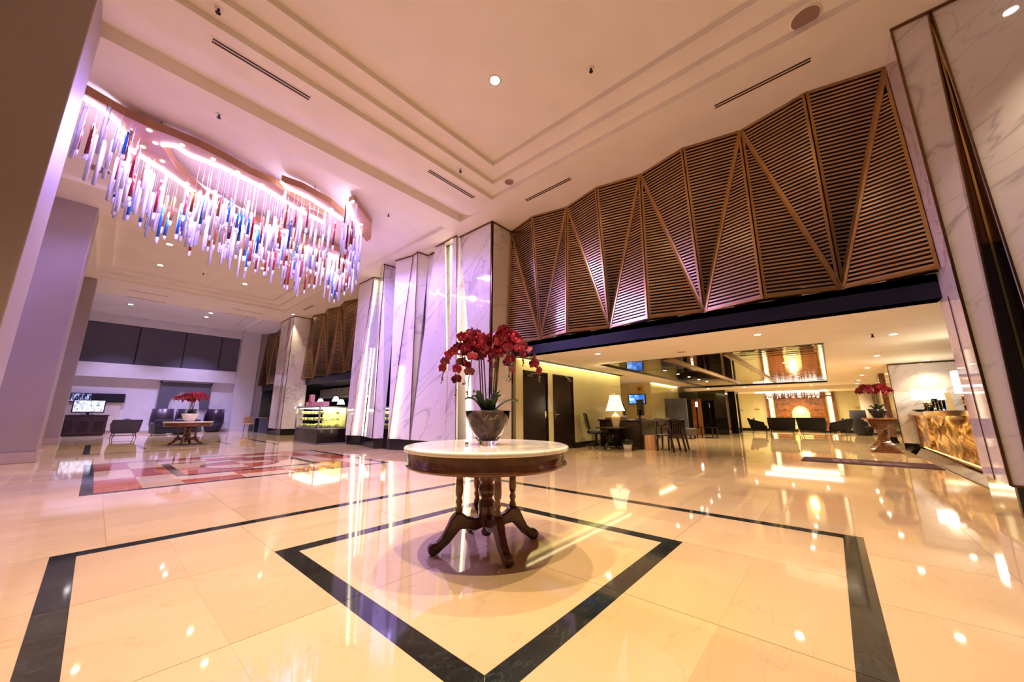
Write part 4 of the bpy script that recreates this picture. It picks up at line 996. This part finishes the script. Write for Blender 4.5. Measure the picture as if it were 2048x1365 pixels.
# ------------------------------------------------------------------ concierge desk, left side of the lobby
dk = thing('writing_desk', 'dark wooden two level desk by the lacquered wall', 'desk', (10.85, 4.95, 0))
obj('lower_top', MB().box(-1.25, -.45, .60, -.36, .25, .63), 'dark_wood', dk, bevel=.006); obj('main_top', MB().box(-.35, -.75, .80, 1.05, .65, .84), 'dark_wood', dk, bevel=.006)
obj('modesty_panel', MB().box(-.32, -.70, .05, -.27, .60, .80), 'dark_wood', dk); obj('side_panel', MB().box(-.30, -.72, .02, .60, -.66, .80), 'dark_wood', dk)
obj('pedestal', MB().box(.30, -.70, .04, 1.0, .60, .80), 'dark_wood', dk)
for s in (-1, 1): obj('curved_leg', MB().tube([(-.75 + s * .10, .05, .60), (-.75 + s * .06, .05, .42), (-.75 + s * .18, .05, .18), (-.75 + s * .40, .05, .03)], [.05, .045, .04, .035], 8), 'dark_wood', dk)
obj('hub', MB().lathe([(.10, .18), (.12, .30), (.09, .6)], 14, (-.75, .05, 0)), 'dark_wood', dk)
tl = thing('table_lamp', 'cream table lamp with pleated bell shade glowing on the dark desk', 'lamp', (10.0, 4.75, .631))
n = 40; sh = MB(); vs = []
for r, z in ((.27, .46), (.22, .60), (.165, .78), (.135, .92)):
    for k in range(n): a = 2 * PI * k / n; rr = r * (1 + (.02 if k % 2 else -.02)); vs.append((rr * math.cos(a), rr * math.sin(a), z))
sh.add(vs, [(j * n + k, j * n + (k + 1) % n, (j + 1) * n + (k + 1) % n, (j + 1) * n + k) for j in range(3) for k in range(n)], 0, True)
obj('lamp_shade', sh, 'shade_glow', tl); obj('base', MB().lathe([(.085, 0), (.10, .02), (.09, .05), (.13, .22), (.125, .30), (.07, .36), (.04, .38), (.03, .40)], 20), 'cream_ceramic', tl); obj('stem', MB().tube([(0, 0, .38), (0, 0, .95)], .012, 8).ball((0, 0, .97), .025, 8, 6), 'brass', tl)
lamp('POINT', (0, 0, .66), 40, (1, .72, .35), tl, .08)
oc = thing('office_chair', 'black swivel office chair behind the table lamp', 'chair', (10.15, 5.48, 0), .72)
obj('backrest', MB().slab([(-.23, .20, .55), (.23, .20, .55), (.20, .30, 1.02), (-.20, .30, 1.02)], (0, .06, .02)), 'plastic_black', oc, bevel=.04, seg=3); obj('seat', MB().box(-.25, -.25, .42, .25, .24, .50), 'fabric_dark', oc, bevel=.04, seg=3)
obj('gas_column', MB().tube([(0, 0, .08), (0, 0, .43)], .028, 10), 'plastic_black', oc); obj('back_bracket', MB().bar((0, .2, .45), (0, .27, .65), .06, .02), 'plastic_black', oc)
for k in range(5):
    a = 2 * PI * k / 5; l = obj('star_leg', MB().tube([(0, 0, .10), (.30 * math.cos(a), .30 * math.sin(a), .06)], [.03, .02], 8), 'plastic_black', oc); obj('caster', MB().ball((.30 * math.cos(a), .30 * math.sin(a), .03), .03, 8, 6), 'chrome', l)
wp = thing('waste_bin', 'pale round bin under the dark desk', 'bin', (9.95, 4.42, 0)); obj('bin_body', MB().lathe([(.10, 0), (.14, .30), (.13, .30), (.09, .02)], 16), 'paper_white', wp); obj('dark_liner', MB().lathe([(.145, .18), (.15, .30), (.14, .31)], 16), 'plastic_black', wp)
bx = thing('carton', 'brown cardboard carton on the floor under the desk', 'box', (10.72, 4.02, 0)); obj('carton_body', MB().box(-.16, -.14, 0, .16, .14, .40), 'cardboard', bx, bevel=.004); obj('tape', MB().box(-.165, -.03, .0, .165, .03, .402), 'light_wood', bx)
mn = thing('monitor', 'black computer monitor seen from its side on the dark desk', 'monitor', (11.5, 4.6, .841), .9)
obj('display', MB().box(-.20, -.02, .12, .20, .02, .62), 'plastic_black', mn, bevel=.01); obj('neck', MB().bar((0, .04, .02), (0, .03, .3), .06, .03), 'plastic_black', mn); obj('foot', MB().box(-.14, -.1, 0, .14, .12, .018), 'plastic_black', mn)
t = thing('desk_tray', 'brown wooden tray with papers on the dark desk', 'tray', (10.95, 5.2, .841)); obj('tray', MB().box(-.30, -.22, 0, .30, .22, .06), 'amber_wood', t, bevel=.01); obj('papers', MB().box(-.25, -.18, .06, .22, .16, .085), 'paper_white', t)
spiky_plant('small potted succulent with upright leaves on the desk', (11.3, 5.05, .841), 9, .50, .16, .11, .12, 'white_ceramic', 8, .035)
def slat_chair(label, loc, rz):
    t = thing('slat_back_chair', label, 'chair', loc, rz, 'slat back chairs at the desk')
    obj('seat', MB().box(-.26, -.25, .42, .26, .24, .46), 'dark_wood', t, bevel=.01)
    for s in (-1, 1):
        obj('leg', MB().tube([(s * .24, -.22, .44), (s * .24, -.24, 0)], [.032, .024], 6), 'dark_wood', t); obj('leg', MB().tube([(s * .24, .22, .84), (s * .24, .22, .44), (s * .24, .30, 0)], [.028, .036, .028], 6), 'dark_wood', t)
        obj('arm', MB().tube([(s * .25, .23, .84), (s * .28, .05, .72), (s * .27, -.20, .66), (s * .25, -.24, .44)], .02, 6), 'dark_wood', t)
    obj('top_rail', MB().tube([(-.24, .22, .84), (0, .27, .86), (.24, .22, .84)], .026, 8), 'dark_wood', t); obj('seat_rail', MB().box(-.24, .19, .38, .24, .24, .44), 'dark_wood', t)
    for k in range(6): x = -.18 + .072 * k; obj('slat', MB().bar((x, .22, .44), (x, .25, .84), .042, .014), 'dark_wood', t)
    return t
sc = slat_chair('slat back armchair at the desk, nearer of the two', (10.62, 3.48, 0), PI - .35)
dup(sc, (11.42, 3.62, 0), PI - .2, 'slat back armchair at the desk, farther of the two')
# television and emblem on the recess wall
tv2 = thing('wall_television', 'wall television showing a blue seascape', 'television', (16.8, 6.75, 1.48)); obj('casing', MB().box(16.74, 6.42, 1.46, 16.8, 7.24, 1.93), 'plastic_black', tv2, True, .01); sc_ = obj('screen', MB().box(16.733, 6.46, 1.50, 16.74, 7.20, 1.90), 'tv_sea', tv2, True)
em = thing('emblem_plaque', 'small square gold plaque with a round dark emblem above the wall television', 'sign', (16.8, 6.72, 2.05)); obj('plaque', MB().box(16.77, 6.50, 2.02, 16.8, 6.86, 2.32), 'gold', em, True, .008)
def face_disc(mb, x, y, z, r, d, mi=0):
    n = 20; mb.slab([(x, y + r * math.cos(2 * PI * k / n), z + r * math.sin(2 * PI * k / n)) for k in range(n)], (d, 0, 0), mi); return mb
obj('emblem', face_disc(face_disc(MB(), 16.768, 6.68, 2.17, .085, -.004, 0), 16.764, 6.68, 2.17, .062, -.004, 1), ['dark_wood', 'gold'], em, True); obj('emblem_centre', MB().box(16.752, 6.645, 2.135, 16.760, 6.715, 2.205), 'dark_wood', em, True)
dp = thing('door_post', 'narrow dark upright post left of the wall television', 'post', (16.2, 7.5, 0)); obj('post', MB().box(16.1, 7.42, 0, 16.3, 7.60, 2.3), 'edge_bronze', dp, True); obj('sensor', MB().box(16.07, 7.46, 2.05, 16.1, 7.56, 2.18), 'plastic_black', dp, True)
# black partition and waiting corner
bpz = thing('black_partition', 'tall glossy black partition box in the middle of the lobby', 'partition', (21.8, 5, 0)); obj('panel', MB().box(20.9, 3.95, 0, 22.4, 6.1, 2.2), 'black_gloss', bpz, True, .01)
obj('glass_door', MB().box(22.45, 3.80, .1, 22.50, 4.0, 2.1).box(22.6, 3.85, .1, 23.4, 3.88, 2.1), 'mirror', bpz, True); obj('frame', MB().box(22.4, 3.78, 0, 22.46, 4.05, 2.2).box(23.4, 3.80, 0, 23.5, 3.95, 2.2).box(22.4, 3.8, 2.1, 23.5, 3.95, 2.2), 'black_metal', bpz, True)
bs = thing('black_stand', 'plain dark grey display stand behind the waiting sofa', 'stand', (18.8, 5.6, 0)); obj('panel', MB().box(18.6, 5.2, 0, 18.75, 6.15, 1.75), 'screen_slate', bs, True, .01); obj('foot', MB().box(18.5, 5.2, 0, 18.9, 6.1, .05), 'black_metal', bs, True)
wd = thing('wooden_totem', 'amber wooden upright stand with a white card beside the black partition', 'stand', (19.6, 5.0, 0)); obj('board', MB().box(19.55, 4.78, .3, 19.65, 4.98, 1.75).box(19.55, 5.05, .3, 19.65, 5.22, 1.75), 'amber_wood', wd, True, .01); obj('card', MB().box(19.53, 4.93, 1.35, 19.55, 5.03, 1.6), 'shade_white', wd, True); obj('foot', MB().box(19.5, 4.78, 0, 19.7, 5.22, .3), 'amber_wood', wd, True)  # white card glows by emission, with no lamp behind it
s2 = thing('corner_sofa', 'grey brown waiting sofa by the slat back chairs', 'sofa', (16.6, 4.95, 0)); obj('seat', MB().box(-.4, -.55, .12, .4, .95, .42), 'fabric_brown', s2, bevel=.04); obj('backrest', MB().box(-.45, .75, .12, 1.2, 1.0, .82), 'fabric_brown', s2, bevel=.05); obj('side_back', MB().box(-.45, -.2, .4, -.25, .9, .80), 'fabric_brown', s2, bevel=.05); obj('seat_extension', MB().box(.4, .15, .12, 1.2, .85, .42), 'fabric_brown', s2, bevel=.04)
for x, y in ((-.32, -.45), (.32, -.45), (-.32, .85), (1.1, .85)): obj('foot', MB().box(x - .03, y - .03, 0, x + .03, y + .03, .12), 'dark_wood', s2)
ct = thing('coffee_table', 'low black coffee table in front of the waiting sofa', 'table', (17.7, 4.2, 0)); obj('top', MB().box(-.45, -.35, .42, .45, .35, .45), 'black_gloss', ct, bevel=.006)
for x in (-.4, .4):
    for y in (-.3, .3): obj('leg', MB().box(x - .02, y - .02, 0, x + .02, y + .02, .42), 'black_metal', ct)
t = thing('glass_tumbler', 'little clear tumbler on the low coffee table', 'glass', (17.8, 4.2, .451)); obj('tumbler', MB().lathe([(.03, 0), (.04, .10), (.036, .10), (.027, .008)], 12), 'clear_glass', t)

# ------------------------------------------------------------------ far end: carved arch panel, seats, crystal light
ap = thing('arched_wall_panel', 'carved amber wooden wall panel with a lit pale arch niche at the far end', 'wall panel', (26.9, 1.35, 0))
n = 12; arc = [(1.35 + .41 * math.cos(PI * k / n), .95 + .50 * math.sin(PI * k / n)) for k in range(n + 1)]
lp = [(2.55, .10)] + [(2.55, 2.2), (.15, 2.2), (.15, .10), (.94, .10)] + arc[::-1] + [(1.76, .10)]
obj('wood_panel', MB().slab([(26.88, y, z) for y, z in lp], (.10, 0, 0)), 'amber_wood', ap, True)
obj('niche_back', MB().box(26.97, .9, .1, 26.99, 1.8, 1.5), 'lacquer', ap, True)
for y0, y1 in ((2.62, 2.78), (-.08, .08)): obj('light_pilaster', MB().box(26.9, y0, .1, 26.95, y1, 2.15), 'niche_lamp', ap, True)
for y0, y1 in ((2.80, 2.92), (-.22, -.10)): obj('wood_pilaster', MB().box(26.8, y0, 0, 26.98, y1, 2.25), 'amber_wood', ap, True, .01)
for y0, y1 in ((1.85, 2.45), (.25, .85)):
    for z in (.45, .85, 1.25, 1.62): obj('raised_field', MB().box(26.84, y0, z, 26.88, y1, z + .30), 'amber_wood', ap, True, .015)
obj('cornice', MB().box(26.78, -.22, 1.98, 26.9, 2.92, 2.06).box(26.82, .85, 1.6, 26.88, .95, 1.98).box(26.82, 1.78, 1.6, 26.88, 1.88, 1.98), 'amber_wood', ap, True, .01)
for k in range(1, n): obj('scallop', MB().ball((26.87, arc[k][0], arc[k][1]), (.03, .035, .035), 8, 5), 'white_ceramic', ap, True)
lamp('POINT', (-.3, 0, 1.2), 18, (1, .7, .3), ap, .2)
cl = thing('crystal_ceiling_light', 'small rectangular crystal rod light in front of the arched panel', 'chandelier', (25.2, 1.5, 2.25))
obj('lit_tray', MB().box(24.8, .0, 2.20, 25.6, 3.2, 2.25), 'shade_white', cl, True)
q = random.Random(9); ROD2 = MB().lathe([(.010, -.26), (.014, -.24), (.014, 0)], 5).mesh('crystal_rod', 'rod_clear')
for k in range(110):
    o = link('crystal_rod', ROD2, cl, (q.uniform(-.35, .35), q.uniform(-1.15, 1.25), -.05)); o.scale = (1, 1, q.uniform(.6, 1.35))
lamp('AREA', (0, 0, -.32), 110, (1, .82, .45), cl, .7, sy=2.8)
obj_args = (('dark armchair left of the far seating group, facing the coffee table', (22.7, 2.95, 0), .15), ('dark armchair right of the far seating group', (23.4, -.20, 0), PI - .25))
for lab, lo, rz in obj_args: armchair('armchair', lab, lo, rz, 'fabric_dark', .72, .80, 'dark armchairs at the far lobby end')
for lab, lo, rz in (('dark sofa seen from behind, left one in front of the arched panel', (22.9, 2.0, 0), PI / 2 + .15), ('dark sofa seen from behind, right one in front of the arched panel', (23.5, .80, 0), PI / 2 - .1)): armchair('sofa', lab, lo, rz, 'fabric_dark', 1.05, .84, 'dark sofas at the far lobby end')['category'] = 'sofa'
gt = thing('pedestal_side_table', 'small glass topped table with a gold stem between the far sofas', 'table', (24.4, 1.40, 0)); obj('top', MB().lathe([(.32, .46), (.33, .475), (.32, .49)], 20), 'clear_glass', gt); obj('stem', MB().lathe([(.16, 0), (.16, .015), (.03, .03), (.03, .46), (.08, .46)], 14), 'brass', gt)
for i, (y, z) in enumerate(((4.3, 1.25), (3.45, 1.3), (-1.05, 1.35))):
    t = thing('gold_wall_ornament', ('small gold wall ornament at the far left of the arched panel', 'small gold wall ornament just left of the arched panel', 'small gold wall ornament right of the arched panel')[i], 'ornament', (26.95, y, z)); mb = MB()
    for k in range(9): a = 2 * PI * k / 9; mb.bar((0, 0, 0), (0, .14 * math.cos(a), .07 * math.sin(a)), .015, .012)
    obj('rays', mb, 'gold', t); obj('centre', MB().ball((-.01, 0, 0), (.02, .05, .04), 8, 5), 'gold', t)
tc = tub_chair('very tall dark barrel chair at the right of the far lobby', (24.5, -1.05, 0), -.2, 'fabric_dark'); tc.scale = (.95, .95, .93)
st = thing('round_column', 'pale round column behind the tall dark barrel chair', 'column', (25.6, -1.5, 0)); obj('shaft', MB().lathe([(.36, .1), (.36, 2.26)], 28), 'wall_paint', st); obj('foot_band', MB().lathe([(.37, 0), (.37, .1)], 28), 'black_granite', st)
mc = thing('marble_pier', 'brown veined stone pier behind the twisted pedestal', 'column', (19.0, -2.1, 0)); obj('cladding', MB().box(18.6, -2.6, .2, 19.4, -1.45, LZ - .02), 'brown_stone', mc, True); obj('foot', MB().box(18.58, -2.62, 0, 19.4, -1.43, .2), 'black_granite', mc, True)

# ------------------------------------------------------------------ reception
rw = thing('marble_pier', 'bright white marble pier behind the reception lamp', 'column', (15.6, -2.2, 0))
obj('cladding', MB().box(15.2, -2.85, .2, 16.3, -1.42, LZ - .02), 'white_marble', rw, True); obj('brass_side', MB().box(15.2, -1.42, .2, 16.3, -1.41, LZ - .02), 'brass', rw, True); obj('foot', MB().box(15.22, -2.85, 0, 16.3, -1.43, .2), 'black_granite', rw, True)
obj('bronze_edging', MB().bar((15.19, -1.41, .2), (15.19, -1.41, LZ - .03), .02, .02).bar((15.19, -2.84, .2), (15.19, -2.84, LZ - .03), .05, .02).bar((15.19, -1.41, LZ - .03), (15.19, -2.85, LZ - .03), .02, .02), 'edge_bronze', rw, True)
ct_ = thing('reception_counter', 'reception counter with glowing amber onyx front and dark stone top', 'counter', (12.8, -2.1, 0))
for i, (a, b, dy) in enumerate(((8.4, 9.9, 0), (9.91, 11.6, 0), (11.61, 12.9, .0), (12.91, 13.35, -.05), (13.36, 14.75, 0))): obj('onyx_panel', MB().box(a, -1.78 + dy, .16, b, -1.72 + dy, .97), 'onyx', ct_, True)
obj('body', MB().box(8.4, -2.45, 0, 15.15, -1.86, 1.0), 'dark_wood', ct_, True); obj('counter_top', MB().box(8.35, -2.55, 1.0, 15.18, -1.66, 1.06), 'black_gloss', ct_, True, .006)
obj('brass_edge', MB().box(8.35, -1.66, .97, 15.18, -1.65, 1.06), 'brass', ct_, True); obj('end_block', MB().box(14.76, -1.80, .2, 15.15, -1.68, 1.0), 'brown_stone', ct_, True); obj('end_foot', MB().box(14.70, -1.82, 0, 15.15, -1.66, .2), 'black_granite', ct_, True)
obj('mirror_step', MB().slab([(7.3, -1.45, .0), (14.7, -1.45, .0), (14.7, -1.70, .14), (7.3, -1.70, .14)], (0, -.01, -.0)), 'mirror', ct_, True); obj('step_light', MB().box(8.4, -1.76, .13, 14.75, -1.73, .15), 'onyx_lamp', ct_, True)
def box_lamp(label, loc, cyl, shade=(.60, .24, .26)):
    t = thing('reception_lamp', label, 'lamp', loc); sx, sy, sz = shade
    obj('lamp_shade', MB().box(-sy / 2, -sx / 2, .32, sy / 2, sx / 2, .32 + sz), 'shade_white', t, bevel=.01)
    obj('base', MB().lathe([(.10, 0), (.10, .27), (.09, .28)], 20, sy=1.3), 'brass', t); obj('neck', MB().tube([(0, 0, .28), (0, 0, .33)], .015, 8), 'chrome', t)
    lamp('POINT', (-.25, .1, .45), 22, WARM2, t, .1); return t
box_lamp('lamp with wide white rectangular shade and brass base on the reception counter', (14.4, -1.98, 1.06), True)
box_lamp('second white shaded lamp half hidden by the big marble column', (10.55, -1.98, 1.06), True, (.36, .24, .42))
for i, (x, h, r) in enumerate(((13.55, .16, .06), (12.95, .30, .05), (12.6, .20, .05), (12.25, .24, .055), (13.9, .18, .05))):
    lab = ('dark stone tumbler on the reception counter', 'tall clear glass vase on the reception counter', 'short clear glass jar right of the tall vase on reception', 'stemmed clear glass on the right of the reception counter', 'clear glass holder beside the brass lamp base')[i]
    t = thing('counter_vase', lab, 'vase', (x, -1.85, 1.06)); obj('vessel', MB().lathe([(r * .8, 0), (r, h), (r * .92, h), (r * .72, .01)], 16), 'plastic_black' if i == 0 else 'clear_glass', t); obj('foot', MB().lathe([(r, -.0), (r, .008)], 16), 'chrome', t)
t = thing('menu_card', 'upright pale card stand on the near end of the reception counter', 'card', (11.0, -1.80, 1.06)); obj('card', MB().slab([(0, -.03, 0), (0, .05, 0), (.02, .08, .36), (.02, -.0, .36)], (.008, 0, 0)), 'card_yellow', t); obj('foot', MB().box(-.04, -.06, 0, .05, .08, .012), 'brass', t)
dish = thing('leaf_dish', 'dark leaf shaped bowl at the far end of the reception counter', 'bowl', (14.85, -1.82, 1.06)); obj('bowl', MB().lathe([(.08, 0), (.26, .06), (.25, .065), (.06, .015)], 18, sy=.6), 'leaf_green', dish); obj('foot', MB().lathe([(.07, -.0), (.07, .01)], 14), 'plastic_black', dish)
# twisted pedestal with orchids
tw = thing('twisted_pedestal', 'twisted polished wood pedestal table carrying orchids by reception', 'table', (14.15, -.95, 0))
obj('top', MB().box(-.34, -.34, .86, .34, .34, .90), 'amber_wood', tw, bevel=.008); mb = MB(); k_ = 18; vs = []
for i in range(k_ + 1):
    u = i / k_; a = u * PI * .55; r = .30 - .24 * math.sin(PI * u) ** 1.2
    for j in range(4): vs.append((r * 1.35 * math.cos(a + j * PI / 2 + .78), r * 1.35 * math.sin(a + j * PI / 2 + .78), .02 + .84 * u))
mb.add(vs, [(i * 4 + j, i * 4 + (j + 1) % 4, i * 4 + 4 + (j + 1) % 4, i * 4 + 4 + j) for i in range(k_) for j in range(4)] + [(3, 2, 1, 0)])
obj('twisted_stem', mb, 'walnut', tw); obj('foot_plate', MB().box(-.30, -.30, 0, .30, .30, .025), 'mahogany', tw)
orchid('potted_orchid', 'dark red orchids in a dark bowl on the twisted pedestal', (14.15, -.95, .90), plain_bowl('plastic_black', .20, .24), spray_stems(8, .52, .36, 6), .22, 0, 9, 1.4)
# entrance mat on the lobby floor
rg = thing('floor_mat', 'long maroon mat with faded pale lettering in front of reception', 'mat', (10.85, -.4, 0)); obj('mat_field', MB().box(10.35, -1.42, .001, 11.35, .64, .012), 'maroon_rug', rg, True)
lt = MB()
for y0, y1, x0, x1 in ((-.02, .10, 10.6, 11.1), (-.18, -.06, 10.6, 11.1), (-.32, -.22, 10.7, 11.1), (-.62, -.40, 10.62, 10.85), (-.80, -.66, 10.62, 10.85), (-1.02, -.84, 10.62, 10.85)): lt.prism([(x0, y0), (x1, y0 + .05), (x1, y1 + .05), (x0, y1)], .0121, .0128)
obj('pale_marks', lt, 'rug_pale', rg, True)
